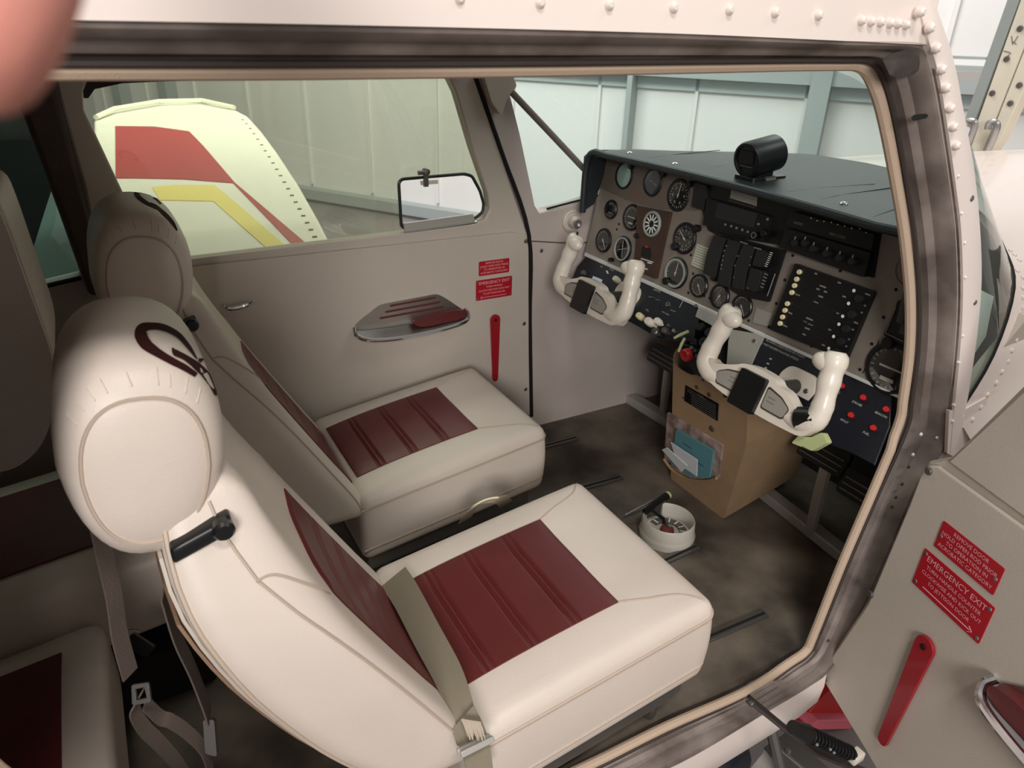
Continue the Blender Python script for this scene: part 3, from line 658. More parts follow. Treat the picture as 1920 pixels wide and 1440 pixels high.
# black backing behind radios
obj('black_backing', MB().prism(FP, rpoly(FP.pxs([(1296, 318), (1312, 372), (1330, 432), (1346, 440), (1478, 462), (1640, 522), (1655, 430), (1692, 440), (1692, 415)]), .004), 0, .004), 'black', ip)
def gauge(u, v, r, kind, label, el=1.0, name='gauge'):
    a, b = FP.px(u, v)
    g = obj(name, MB().lathe(FP, a, b, [(r*1.10, 0), (r*1.10, .004), (r*1.02, .0065), (r*.93, .0065), (r*.90, .003), (.0002, .003)], 36), 'black', ip, label=label)
    fc = {'mint': 'blueg', 'blue': mat('blue_grey_face', (62, 76, 86), .3)}.get(kind, 'blackmat')
    obj('dial', MB().lathe(FP, a, b, [(r*.9, .0031), (.0002, .0034)], 30), fc, g)
    mk = MB()
    def tick(t, r0, r1, w):
        c, s = math.cos(t), math.sin(t); Fk = Frame(FP.P(a, b), FP.U*c+FP.V*s, FP.V*c-FP.U*s); mk.box(Fk, r0*r, r1*r, -w/2, w/2, .0034, .0040)
    if kind in ('std', 'alt', 'turn', 'ring', 'asi', 'tach'):
        for i in range(24 if kind != 'tach' else 12): tick(2*PI*i/24+.1, .74, .86 if i % 2 else .88, .0006 if i % 2 else .0012)
    if kind == 'asi':
        for i, s in enumerate('246802'): lettering(mk, FP, s, a+.55*r*math.cos(1-i), b+.55*r*math.sin(1-i), r*.3, .0036)
    if kind in ('alt', 'tach'):
        for i in range(10 if kind == 'alt' else 6):
            t = PI/2-2*PI*i/10; lettering(mk, FP, str(i), a+.56*r*math.cos(t), b+.56*r*math.sin(t), r*.26, .0036)
    if kind == 'clock':
        for i in range(12): tick(2*PI*i/12, .28, .84, .0036)
        for i in range(60): tick(2*PI*i/60, .9, 1.0, .0008)
    if kind == 'cdi':
        tick(.35, -.6, .6, .0012); tick(1.75, -.7, .7, .0012); tick(PI*.6, .2, .3, .003)
    if kind == 'blue':
        tick(-.2, -.45, -.1, .0014); tick(-.35, .1, .55, .0014)
    if kind == 'small':
        for i in range(5): tick(2.2-i*.35, .55, .85, .0012)
        mk.box(FP, a-.35*r, a+.35*r, b-.42*r, b-.34*r, .0034, .004)
    if kind == 'turn':
        mk.box(FP, a-.5*r, a+.5*r, b-.03*r, b+.05*r, .0034, .0042); mk.box(FP, a-.3*r, a+.3*r, b-.55*r, b-.4*r, .0034, .004)
    if mk.v: obj('markings', mk, 'white' if kind in ('clock', 'cdi', 'asi') else mat('cream_marking', (196, 192, 180), .5), g)
    if kind in ('clock', 'cdi', 'ring'):
        rr = [(r*.98, .0062), (r*.98, .0078), (r*.84, .0074), (r*.84, .0056)]
        vs = MB(); m_ = vs.lathe(FP, a, b, [(r*1.0, .006), (r*1.0, .0085), (r*.86, .0082), (r*.84, .006)], 36)
        m_.f = m_.f[:-2]; obj('bezel_ring', m_, mat('pale_bezel', (150, 152, 148), .4), g)
    ang = {'asi': 1.45, 'alt': 2.5, 'tach': -2.0, 'std': -.9, 'ring': 1.5, 'small': 0, 'turn': 0}.get(kind)
    if ang is not None and kind not in ('small', 'turn'):
        nd = MB(); c, s = math.cos(ang), math.sin(ang); Fk = Frame(FP.P(a, b), FP.U*c+FP.V*s, FP.V*c-FP.U*s)
        nd.prism(Fk, [(-.2*r, -.03*r), (.72*r, -.012*r), (.76*r, 0), (.72*r, .012*r), (-.2*r, .03*r)], .0045, .0053)
        nd.lathe(FP, a, b, [(.07*r, .0045), (.07*r, .006), (.0002, .006)], 12); obj('needle', nd, 'white', g)
    gl = MB().lathe(FP, a, b, [(r*.88, .0061), (.0002, .0062)], 28); obj('glass', gl, 'iglass', g)
    return g
G = [(1172, 329, .0335, 'mint', 'gauge with a mint reflection painted on its dial, top left'), (1226, 342, .033, 'blue', 'blue grey attitude gauge'),
     (1274, 366, .036, 'asi', 'large gauge with upright white needle'), (1147, 393, .024, 'small', 'small dark gauge at the left edge'),
     (1186, 408, .032, 'turn', 'half hidden attitude gauge'), (1133, 451, .031, 'std', 'black gauge low at the left edge'),
     (1169, 467, .032, 'cdi', 'course gauge with crossed white bars'), (1285, 447, .035, 'alt', 'altimeter beside the pale placard'),
     (1269, 512, .036, 'ring', 'ringed gauge with upright needle'), (1312, 536, .026, 'std', 'small engine gauge'), (1351, 556, .0265, 'tach', 'small numbered engine gauge'),
     (1393, 575, .026, 'std', 'small engine gauge by the radio stack'), (1672, 691, .046, 'turn', 'big black gauge beside the door frame')]
gs = [gauge(*g) for g in G]
# adjusting knobs
def knob(F, u, v, r, h, m_, par, nm='knob', lab=None, hb=0, stalk=None, prof=None):
    a, b = F.px(u, v, h=hb+h); mm = MB()
    if stalk: mm.lathe(F, a, b, [(stalk, 0), (stalk, hb+.001), (r*.9, hb+.001), (r, hb+.3*h), (r, hb+.8*h), (r*.8, hb+h), (.0002, hb+h)], 20)
    else: mm.lathe(F, a, b, [(r*.9, hb), (r, hb+.25*h), (r, hb+.8*h), (r*.85, hb+h), (.0002, hb+h)], 20)
    return obj(nm, mm, m_, par, label=lab)
for u, v, r in ((1180, 312, .007), (1240, 326, .008), (1290, 345, .008), (1303, 428, .009), (1262, 462, .010), (1191, 442, .007), (1142, 487, .006), (1246, 527, .010), (1336, 521, .008), (1662, 643, .012)):
    knob(FP, u, v, r, .014, 'black', ip)
# brown plate with clock
bp = obj('clock_plate', MB().prism(FP, rpoly(FP.pxs([(1198, 386), (1262, 398), (1252, 440), (1234, 523), (1192, 506), (1197, 450)]), .004), 0, .008), 'brown', ip, label='brown raised plate carrying the clock', bevel=.002)
a, b = FP.px(1222, 420, h=.010)
ck = obj('clock', MB().lathe(FP, a, b, [(.033, .008), (.033, .011), (.031, .013), (.027, .013), (.026, .0105), (.0002, .0105)], 36), mat('pale_bezel', (150, 152, 148), .4), bp, label='round clock with pale radial numerals')
mk = MB(); dk = MB().lathe(FP, a, b, [(.0262, .0106), (.0002, .0108)], 30)
obj('dial', dk, 'blackmat', bp)
for i in range(12):
    t = 2*PI*i/12; c, s = math.cos(t), math.sin(t); Fk = Frame(FP.P(a, b), FP.U*c+FP.V*s, FP.V*c-FP.U*s); mk.box(Fk, .009, .024, -.0017, .0017, .0109, .0115)
obj('numerals', mk, 'white', bp)
obj('switch_window', MB().prism(FP, FP.pxs([(1204, 462), (1222, 466), (1220, 486), (1202, 480)], .008), .008, .0088), 'black', bp)
mk = MB()
for L in ([(1202, 484), (1225, 491), (1225, 492.5), (1202, 485.5)], [(1214, 491), (1222, 493), (1222, 495), (1214, 493)], [(1203, 500), (1214, 504), (1214, 506), (1203, 502)], [(1217, 466), (1222, 468), (1222, 469), (1217, 467)]):
    obj('marking', MB().prism(FP, FP.pxs(L, .008), .008, .0086), 'white', bp)
lettering(mk, FP, '2', *FP.px(1206, 491), .012, .0086)
obj('lettering', mk, 'white', bp)
knob(FP, 1211, 463, .003, .004, 'redl', bp, hb=.008)
# placards
p = obj('placard', MB().prism(FP, FP.pxs([(1308, 457), (1339, 469), (1328, 513), (1297, 496)]), .0005, .0018), mat('pale_placard', (186, 186, 168), .5), ip, label='pale printed placard between the gauges and black radios')
mk = MB()
for i in range(9):
    q0 = FP.px(1309-1.3*i, 461+4.6*i); q1 = FP.px(1334-1.25*i, 470+4.9*i); mk.box(FP, q0[0], q1[0]-(i % 3)*.002, q0[1]-.0012, q0[1], .0018, .0022)
obj('lettering', mk, 'grey', p)
p = obj('placard', MB().prism(FP, FP.pxs([(1375, 350), (1424, 363), (1421, 387), (1372, 371)]), .004, .0055), 'placard', ip, label='silver ruled placard under the compass')
mk = MB(); a0, b0 = FP.px(1375, 352); a1, b1 = FP.px(1421, 386)
for i in range(6): mk.box(FP, a0+.001, a1-.001, b0-.003-.0052*i, b0-.0022-.0052*i, .0055, .0058)
for i in range(7): mk.box(FP, a0+.006*i+.003, a0+.0035+.006*i, b1+.002, b0-.002, .0055, .0057)
obj('ruling', mk, 'grey', p)
# --- audio radio with display
def unit(L, h, nm, lab, m_='black', base=.004, bev=.002):
    return obj(nm, MB().prism(FP, rpoly(FP.pxs(L), .003), base, h), m_, ip, label=lab, bevel=bev)
R1 = unit([(1334, 372), (1452, 406), (1440, 452), (1327, 422)], .016, 'radio', 'black radio with dim display')
obj('display', MB().prism(FP, FP.pxs([(1346, 380), (1420, 400), (1413, 427), (1340, 407)], .016), .016, .0166), mat('dim_display', (42, 42, 44), .3), R1)
for u, v in ((1359, 421), (1370, 424), (1380, 427.5), (1391, 431), (1401, 434.5), (1421, 420), (1438, 411)): knob(FP, u, v, .0028, .003, 'grey', R1, 'button', hb=.016)
for u, v, r in ((1413, 441, .008), (1430, 437, .009)): knob(FP, u, v, r, .010, 'black', R1, hb=.016)
mm = MB(); a, b = FP.px(1413, 441, h=.026); lz = mm.lathe(FP, a, b, [(.0068, .0262), (.0068, .0268), (.0056, .0268), (.0056, .0262)], 20); lz.f = lz.f[:-2]; obj('knob_ring', mm, 'grey', R1)
# --- audio selector columns
R2 = unit([(1348, 436), (1478, 470), (1447, 566), (1395, 556), (1330, 512)], .010, 'gauge_cluster', 'black cluster of four upright strip gauges')
def col(L, m_='black', h=.028):
    return obj('strip_gauge', MB().prism(FP, rpoly(FP.pxs(L), .006), .010, h), mat('satin_black', (30, 30, 31), .42), R2, bevel=.003)
cols = [[(1354, 441), (1376, 447), (1361, 500), (1356, 522), (1334, 512), (1340, 480)], [(1382, 449), (1405, 456), (1388, 505), (1384, 540), (1361, 532), (1368, 490)], [(1410, 458), (1432, 464), (1415, 512), (1411, 545), (1388, 539), (1394, 498)], [(1436, 466), (1456, 473), (1447, 502), (1426, 498)], [(1424, 502), (1445, 508), (1436, 548), (1413, 542)]]
cs = [col(L) for L in cols]
def dots(par, L, r, m_='grey', hb=.028):
    mk = MB()
    for u, v in L:
        a, b = FP.px(u, v, h=hb); mk.lathe(FP, a, b, [(r, hb), (r*.9, hb+.0006), (.0001, hb+.0006)], 8)
    obj('markings', mk, m_, par)
dots(cs[0], [(1362, 461), (1358, 470), (1356, 480), (1355, 488), (1353, 497), (1352, 504)], .0018)
dots(cs[1], [(1383, 480), (1378, 498), (1376, 520)], .0016); dots(cs[2], [(1408, 482), (1406, 497), (1402, 540)], .0016)
mk = MB()
for i in range(8): a, b = FP.px(1447-1.5*i, 474+3.6*i, h=.028); mk.box(FP, a-.004, a+.003, b-.0006, b+.0006, .028, .0286)
obj('markings', mk, 'white', cs[3]); mk = MB()
for i in range(5): a, b = FP.px(1436-2*i, 514+6*i, h=.028); mk.box(FP, a-.004, a+.006, b-.001, b+.001, .028, .0286)
obj('markings', mk, 'grey', cs[4])
obj('side_rod', MB().tube([FP.P(*FP.px(1462, 513), .014), FP.P(*FP.px(1447, 555), .014)], .0016, 6), 'alum', R2)
mk = MB()
for (u0, v0, u1, v1) in ((1388, 452, 1402, 457), (1414, 463, 1428, 467)):
    a0, b0 = FP.px(u0, v0, h=.028); a1, b1 = FP.px(u1, v1, h=.028); mk.prism(FP, [(a0, b0-.002), (a1, b1-.002), (a1, b1), (a0, b0)], .028, .0286)
obj('lettering', mk, 'grey', R2)
# --- upper right radios
R3 = unit([(1492, 396), (1650, 440), (1644, 470), (1484, 424)], .018, 'radio', 'upper black radio with a row of white dots')
dots(R3, [(1521, 409), (1532, 414), (1545, 415), (1559, 417), (1571, 421), (1584, 424), (1597, 428), (1612, 429), (1624, 436)], .0014, 'white', .018)
mk = MB(); lettering(mk, FP, 'AUDIO', *FP.px(1497, 419, h=.018), .007, .0186); obj('lettering', mk, 'grey', R3)
R4 = unit([(1483, 428), (1643, 474), (1630, 520), (1472, 464)], .018, 'radio', 'black radio with a row of pointer knobs')
mk = MB(); lettering(mk, FP, 'NAV COM', *FP.px(1570, 442, h=.018), .008, .0186); obj('lettering', mk, 'grey', R4)
a, b = FP.px(1487, 455, h=.02)
for u, v in ((1487, 455), (1506, 455), (1522, 466), (1547, 475), (1571, 483), (1595, 490)):
    kb = knob(FP, u, v, .0075, .014, mat('satin_black', (30, 30, 31), .42), R4, hb=.018)
    a, b = FP.px(u+4, v-8, h=.03); obj('pointer', MB().box(FP, a-.0012, a+.0012, b-.004, b+.004, .030, .0315), 'grey', R4)
# --- transceiver stack
R5 = unit([(1500, 494), (1648, 547), (1594, 674), (1452, 617)], .016, 'transceiver_stack', 'black transceiver stack with eight ivory buttons')
for i, (u, v) in enumerate([(1497, 510), (1492, 523.5), (1488, 535.5), (1483, 548.5), (1474.5, 569.5), (1470, 582), (1465.5, 594.5), (1461, 606.5)]):
    knob(FP, u, v, .0052, .006, 'amber', R5, 'button', hb=.016)
dots(R5, [(1601, 545), (1591, 569), (1580, 593), (1573, 608), (1563, 631), (1554, 653.5)], .0036, 'white', .017)
for u, v in ((1604, 560), (1590, 590), (1580, 617), (1570, 640), (1562, 660)): knob(FP, u+4, v, .008, .012, mat('satin_black', (30, 30, 31), .42), R5, hb=.016)
mk = MB()
for (u, v, w) in [(1543, 537, 12), (1534, 542, 6), (1548, 547, 6), (1539, 556, 9), (1530, 567, 9), (1518, 598, 14), (1510, 603, 7), (1520, 608, 10), (1514, 616, 10), (1508, 627, 7), (1496, 553, 9), (1482, 587, 8), (1472, 611, 10), (1530, 513, 5), (1574, 530, 6), (1627, 552, 9), (1605, 605, 7), (1597, 617, 8), (1556, 618, 5), (1571, 587, 5), (1583, 556, 6), (1544, 647, 6), (1577, 665, 8), (1592, 636, 3), (1587, 649, 3), (1622, 573, 3), (1616, 586, 3)]:
    a, b = FP.px(u, v, h=.016); mk.box(FP, a-w*.0006, a+w*.0006, b-.0016, b+.0014, .016, .0168)
obj('lettering', mk, 'grey', R5)
mk = MB()
for (p0, p1) in (((1494, 553), (1585, 590)), ((1480, 590), (1560, 622)), ((1486, 570), (1575, 605)), ((1475, 606), (1553, 640))):
    a0, b0 = FP.px(*p0, h=.016); a1, b1 = FP.px(*p1, h=.016); mk.prism(FP, [(a0, b0-.0015), (a1, b1-.0015), (a1, b1), (a0, b0)], .016, .0172)
obj('divider', mk, mat('satin_black', (30, 30, 31), .42), R5)
# right hand square indicator, extra ring
q = unit([(1690, 562), (1716, 570), (1705, 650), (1662, 628)], .010, 'square_indicator', 'square black indicator at the right edge', base=0)
obj('bezel_strip', MB().tube([FP.P(*FP.px(1687, 575), .011), FP.P(*FP.px(1667, 624), .011), FP.P(*FP.px(1700, 640), .011)], .001, 5), 'alum', q)
a, b = FP.px(1712, 505); gr = MB().lathe(FP, a, b, [(.034, 0), (.034, .003), (.031, .003), (.031, .001), (.0002, .001)], 30); obj('blank_cover', gr, 'panel', ip, label='blank round cover at the right edge')
# small screws
for u, v in ((1472, 525), (1456, 569), (1442, 613), (1404, 601), (1522, 649), (1680, 543), (1657, 595), (1635, 645), (1613, 693), (1627, 702), (1637, 706), (1487, 479), (1576, 508), (1321, 555), (1331, 559), (1300, 513), (1296, 478), (1291, 549), (1372, 542), (1382, 547), (1174, 372), (1161, 420), (1157, 430), (1153, 395), (1373, 587), (1360, 583)):
    mm = MB(); a, b = FP.px(u, v); screw(mm, FP, a, b, .0032, 0, .002); obj('screw', mm, 'gap', ip)
for u, v in ((1192, 364), (1193, 366)): knob(FP, u, v, .003, .004, 'redl', ip, 'lamp')
obj('seam_strip', MB().tube([FP.P(*FP.px(1648, 640), .0005), FP.P(*FP.px(1618, 700), .0005)], .0008, 5), 'gap', ip)
# label holder plates
obj('bent_plate', MB().prism(FP, FP.pxs([(1419, 577), (1450, 588), (1440, 612), (1412, 604)]), 0, .002), 'lens', ip)
# misc dim dark block left of radio
obj('switch_block', MB().prism(FP, rpoly(FP.pxs([(1310, 343), (1332, 349), (1326, 395), (1304, 388)]), .003), .004, .012), mat('satin_black', (30, 30, 31), .42), ip, bevel=.002)

# --- chrome divider strip
obj('chrome_strip', MB().prism(FP, FP.pxs([(1099, 473), (1690, 741), (1690, 748), (1098, 480)]), 0, .006), mat('bright_strip', (236, 236, 234), .3, metal=.4), ip, label='bright metal strip under the gauges', bevel=.0015)

# ------------------------------------------------------------------ lower switch panels
FS2 = Frame((1.205, 0, .568), (0, -1, 0), (.05, 0, .067))
sp = thing('switch_panel', 'sloping black switch panel with ivory knobs below the left gauges', 'switch panel', (1.19, .2, .5))
obj('panel_sheet', MB().prism(FS2, FS2.pxs([(1102, 478), (1313, 573), (1310, 600), (1298, 640), (1262, 640), (1235, 634), (1175, 600), (1130, 570), (1072, 524), (1082, 500)]), -.004, 0), 'blackp', sp, bevel=.001)
knob(FS2, 1092, 510, .008, .014, 'steel', sp, lab='round grey key switch')
knob(FS2, 1152, 521, .0085, .022, 'cream', sp, stalk=.004, hb=.008)
knob(FS2, 1196, 590, .0088, .022, 'amber', sp, stalk=.004, hb=.012)
knob(FS2, 1213, 600, .0105, .024, 'cream', sp, stalk=.004, hb=.016)
knob(FS2, 1230, 600, .009, .020, 'cream', sp, stalk=.004, hb=.008)
knob(FS2, 1226, 620, .010, .014, 'steel', sp, stalk=.004, hb=.010)
knob(FS2, 1244, 618, .008, .014, 'steel', sp, stalk=.004, hb=.010); knob(FS2, 1262, 619, .005, .012, 'alum', sp, stalk=.003, hb=.008); knob(FS2, 1252, 609, .004, .01, 'steel', sp)
knob(FS2, 1304, 573, .005, .006, 'steel', sp)
obj('tape_label', MB().prism(FS2, rpoly(FS2.pxs([(1113, 518), (1130, 525), (1127, 532), (1110, 525)]), .001), 0, .0025), 'bluel', sp)
for u, v in ((1138, 511), (1137, 508)): knob(FS2, u, v, .002, .006, 'white', sp, 'toggle')
for (u, v) in ((1216, 559), (1229, 564)):
    P0 = FS2.P(*FS2.px(u+9, v-1), .0); P1 = P0+Vector((-.016, 0, .004)); obj('toggle', MB().tube([P0, P1], [.002, .003], 8), 'chrome', sp)
mk = MB()
lettering(mk, FS2, 'LIGHTS', *FS2.px(1232, 545), .008); lettering(mk, FS2, 'MASTER', *FS2.px(1147, 506), .006); lettering(mk, FS2, 'NAV', *FS2.px(1259, 553), .007); lettering(mk, FS2, 'PULL', *FS2.px(1214, 582), .006)
lettering(mk, FS2, 'PITOT HEAT', *FS2.px(1248, 588), .005); lettering(mk, FS2, 'ON OFF', *FS2.px(1262, 583), .005); lettering(mk, FS2, 'GEN', *FS2.px(1128, 500), .006)
for L in ([(1226, 538), (1241, 545)], [(1247, 546), (1269, 557)], [(1160, 509), (1172, 514)], [(1283, 560), (1274, 577)]):
    mk.tube([FS2.P(*FS2.px(*L[0]), .0006), FS2.P(*FS2.px(*L[1]), .0006)], .0007, 4)
obj('lettering', mk, mat('dim_lettering', (170, 168, 160), .5), sp)
rg = MB(); a, b = FS2.px(1253, 571); l2 = rg.lathe(FS2, a, b, [(.006, 0), (.006, .003), (.0042, .003), (.0042, 0)], 16); l2.f = l2.f[:-2]; obj('socket_ring', rg, 'alum', sp)
rp = thing('breaker_panel', 'sloping dark blue breaker panel with red buttons below the right radios', 'switch panel', (1.18, -.4, .5))
obj('panel_sheet', MB().prism(FS2, FS2.pxs([(1436, 628), (1672, 738), (1668, 800), (1640, 872), (1600, 850), (1530, 822), (1400, 700), (1422, 640)]), -.004, 0), 'blackp', rp, bevel=.001)
mk = MB(); lettering(mk, FS2, 'IN ICING CONDITIONS SEE FLIGHT', *FS2.px(1472, 654), .0066); lettering(mk, FS2, 'DO NOT EXCEED PLACARD SPEEDS', *FS2.px(1460, 658), .0066)
for u, v in ((1445, 673), (1440, 682), (1436, 690), (1442, 697), (1431, 700)): a, b = FS2.px(u, v); mk.box(FS2, a-.003, a+.003, b-.0015, b+.0015, 0, .0007)
for s, u, v in (('LDG', 1570, 735), ('STROBE', 1607, 757), ('BEACON', 1652, 778), ('PITOT', 1583, 790), ('FUEL', 1624, 813)): lettering(mk, FS2, s, *FS2.px(u, v), .0062)
obj('lettering', mk, mat('dim_lettering', (170, 168, 160), .5), rp)
for u, v, m_ in ((1577, 722, 'redl'), (1617, 744, 'redl'), (1660, 766, 'redl'), (1594, 777, 'redl'), (1557, 757, 'amber'), (1636, 801, 'redl')): knob(FS2, u, v, .0055, .007, m_, rp, 'breaker_button')
for u, v in ((1416, 641),):
    mm = MB(); a, b = FS2.px(u, v); screw(mm, FS2, a, b, .005, .002, .004); obj('screw', mm, 'chrome', rp)
cp = thing('engine_control_cluster', 'silver plate and dark engine controls between the two switch panels', 'engine controls', (1.17, -.05, .5))
obj('silver_plate', MB().prism(FS2, FS2.pxs([(1310, 577), (1352, 596), (1352, 606), (1345, 616), (1304, 594)]), -.002, .002), 'placard', cp, bevel=.001)
obj('grey_plate', MB().prism(FS2, FS2.pxs([(1372, 618), (1436, 629), (1425, 650), (1403, 700), (1362, 696), (1366, 640)]), -.002, .002), 'lens', cp, bevel=.001)
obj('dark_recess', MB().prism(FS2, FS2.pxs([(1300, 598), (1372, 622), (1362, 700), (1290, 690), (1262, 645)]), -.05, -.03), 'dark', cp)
for (u, v, r, h, m_) in ((1312, 612, .012, .03, 'black'), (1328, 622, .013, .034, 'black'), (1345, 632, .012, .028, 'black'), (1318, 640, .014, .02, 'black'), (1300, 640, .010, .02, 'black'), (1300, 655, .006, .01, 'steel')):
    knob(FS2, u, v, r, h, m_, cp, hb=-.02, stalk=.005)
for L in ([(1264, 634), (1275, 628), (1291, 621)], [(1272, 660), (1278, 645), (1284, 634)]):
    P = [FS2.P(*FS2.px(u, v, h=.01), .01) for u, v in L]; obj('control_lever', MB().tube(P, [.003, .004, .0035], 8), 'greenw', cp)

# ------------------------------------------------------------------ glareshield and compass
gz = .868
gl = thing('glareshield', 'black grained glareshield with chrome snap studs over the panel', 'glareshield', (1.3, 0, .75))
front = [Vector((1.178, y, gz-.004)) for y in [.485-.97*i/24 for i in range(25)]]
def gtop(x, y): return gz + .010*(1-(y/.5)**2) + .006*min(1, (x-1.18)/.1)
rows = []
def bx(y): return interp(abs(y), [(0, 1.672), (.18, 1.65), (.33, 1.575), (.43, 1.44), (.50, 1.30)])
for k in range(13):
    t = k/12; row = []
    for i in range(25):
        y = (.485-.97*i/24)*(1-.10*t*t); x = 1.180+(bx(y)-1.180)*t; edge = .5-abs(.485-.97*i/24)
        z = gtop(x, y) - (.02*(1-edge/.04)**2 if edge < .04 else 0) - .035*t*t*max(0, abs(y)/.5-.3); row.append(Vector((x, y*(1+.0*t), z)))
    rows.append(row)
obj('top_pad', MB().grid(rows, thick=(0, 0, -.014)), 'glare', gl, angle=60)
lipp = [(1.176, .492, .70), (1.174, .490, .76), (1.174, .488, .82), (1.176, .478, .856), (1.178, .455, .868)]
lipp = smooth_path(lipp, 4)+[Vector((1.178, y, gtop(1.18, y)-.006)) for y in [.40-.8*i/16 for i in range(17)]]+smooth_path([(1.178, -.455, .868), (1.176, -.478, .856), (1.174, -.488, .82), (1.176, -.492, .72)], 4)
obj('front_roll', MB().tube(lipp, .009, 10), 'glare', gl)
for s in (1, -1):
    FG = Frame((0, s*.498, 0), (1, 0, 0), (0, 0, 1)); obj('side_flap', MB().prism(FG, [(1.175, .70), (1.215, .72), (1.24, .80), (1.28, .862), (1.20, .866), (1.176, .85)], -.006, .006), 'glare', gl)
for u, v in ((1181, 282), (1266, 305), (1583, 378)):
    q = at(u, v, z=.882); q.z = gtop(q.x, q.y); Fq = Frame(q, (1, 0, 0), (0, 1, 0)); obj('snap_stud', MB().lathe(Fq, 0, 0, [(.0075, -.002), (.0075, .001), (.005, .0035), (.0002, .0045)], 16), 'chrome', gl)
# shallow pressed creases in the vinyl
for (p0, p1) in (((1215, 293), (1350, 280)), ((1330, 315), (1400, 305)), ((1475, 357), (1640, 345)), ((1540, 370), (1680, 350)), ((1640, 398), (1692, 385))):
    P = []
    for k in range(6):
        t = k/5; q = at(p0[0]+(p1[0]-p0[0])*t, p0[1]+(p1[1]-p0[1])*t, z=.882); q.z = gtop(q.x, q.y)-.0008; P.append(q)
    obj('crease', MB().tube(P, .0010, 6), 'glare', gl)
co = thing('magnetic_compass', 'black cylindrical compass standing on the glareshield', 'compass', (1.235, -.035, .885))
fc = at(1400, 301, x=1.215); ax = Vector((1, .02, .12)).normalized(); FC = Frame(fc, (0, -1, 0), Vector((-.16, 0, 1))) ; nN = FC.N
obj('body', MB().lathe(FC, 0, 0, [(.030, -.085), (.038, -.08), (.0385, -.004), (.036, .002), (.031, .003), (.030, -.002), (.0002, -.002)], 32), 'black', co)
obj('window', MB().prism(FC, rpoly([(-.018, -.008), (.018, -.008), (.020, .020), (-.020, .020)], .005), -.0015, .0005), 'blackmat', co)
obj('card_line', MB().box(FC, -.018, .019, -.0125, -.0112, .001, .003), 'steel', co)
FT = Frame((fc.x, fc.y, gtop(fc.x, fc.y)), (1, 0, 0), (0, 1, 0))
obj('foot', MB().prism(FT, rpoly([(-.002, -.03), (.10, -.03), (.10, .03), (-.002, .03)], .01), -.001, .008), 'black', co, bevel=.003)
obj('mount', MB().prism(FT, rpoly([(.005, -.018), (.07, -.018), (.07, .018), (.005, .018)], .006), .006, .04), 'black', co)
obj('adjuster', MB().tube([fc+Vector((.03, -.03, -.038)), fc+Vector((.055, -.034, -.036))], .007, 8), 'steel', co)

# ------------------------------------------------------------------ windshield brace
p0 = at(953, 166, y=.53); p1 = at(1114, 337, y=.53)
br = tag(obj('brace_tube', MB().tube([p0+(p0-p1)*.04, p0.lerp(p1, .5), p1+(p1-p0)*.12], .0088, 12), mat('grey_brace_paint', (122, 112, 104), .45)), 'grey diagonal brace tube from the far windshield pillar down behind the glareshield', 'brace tube')

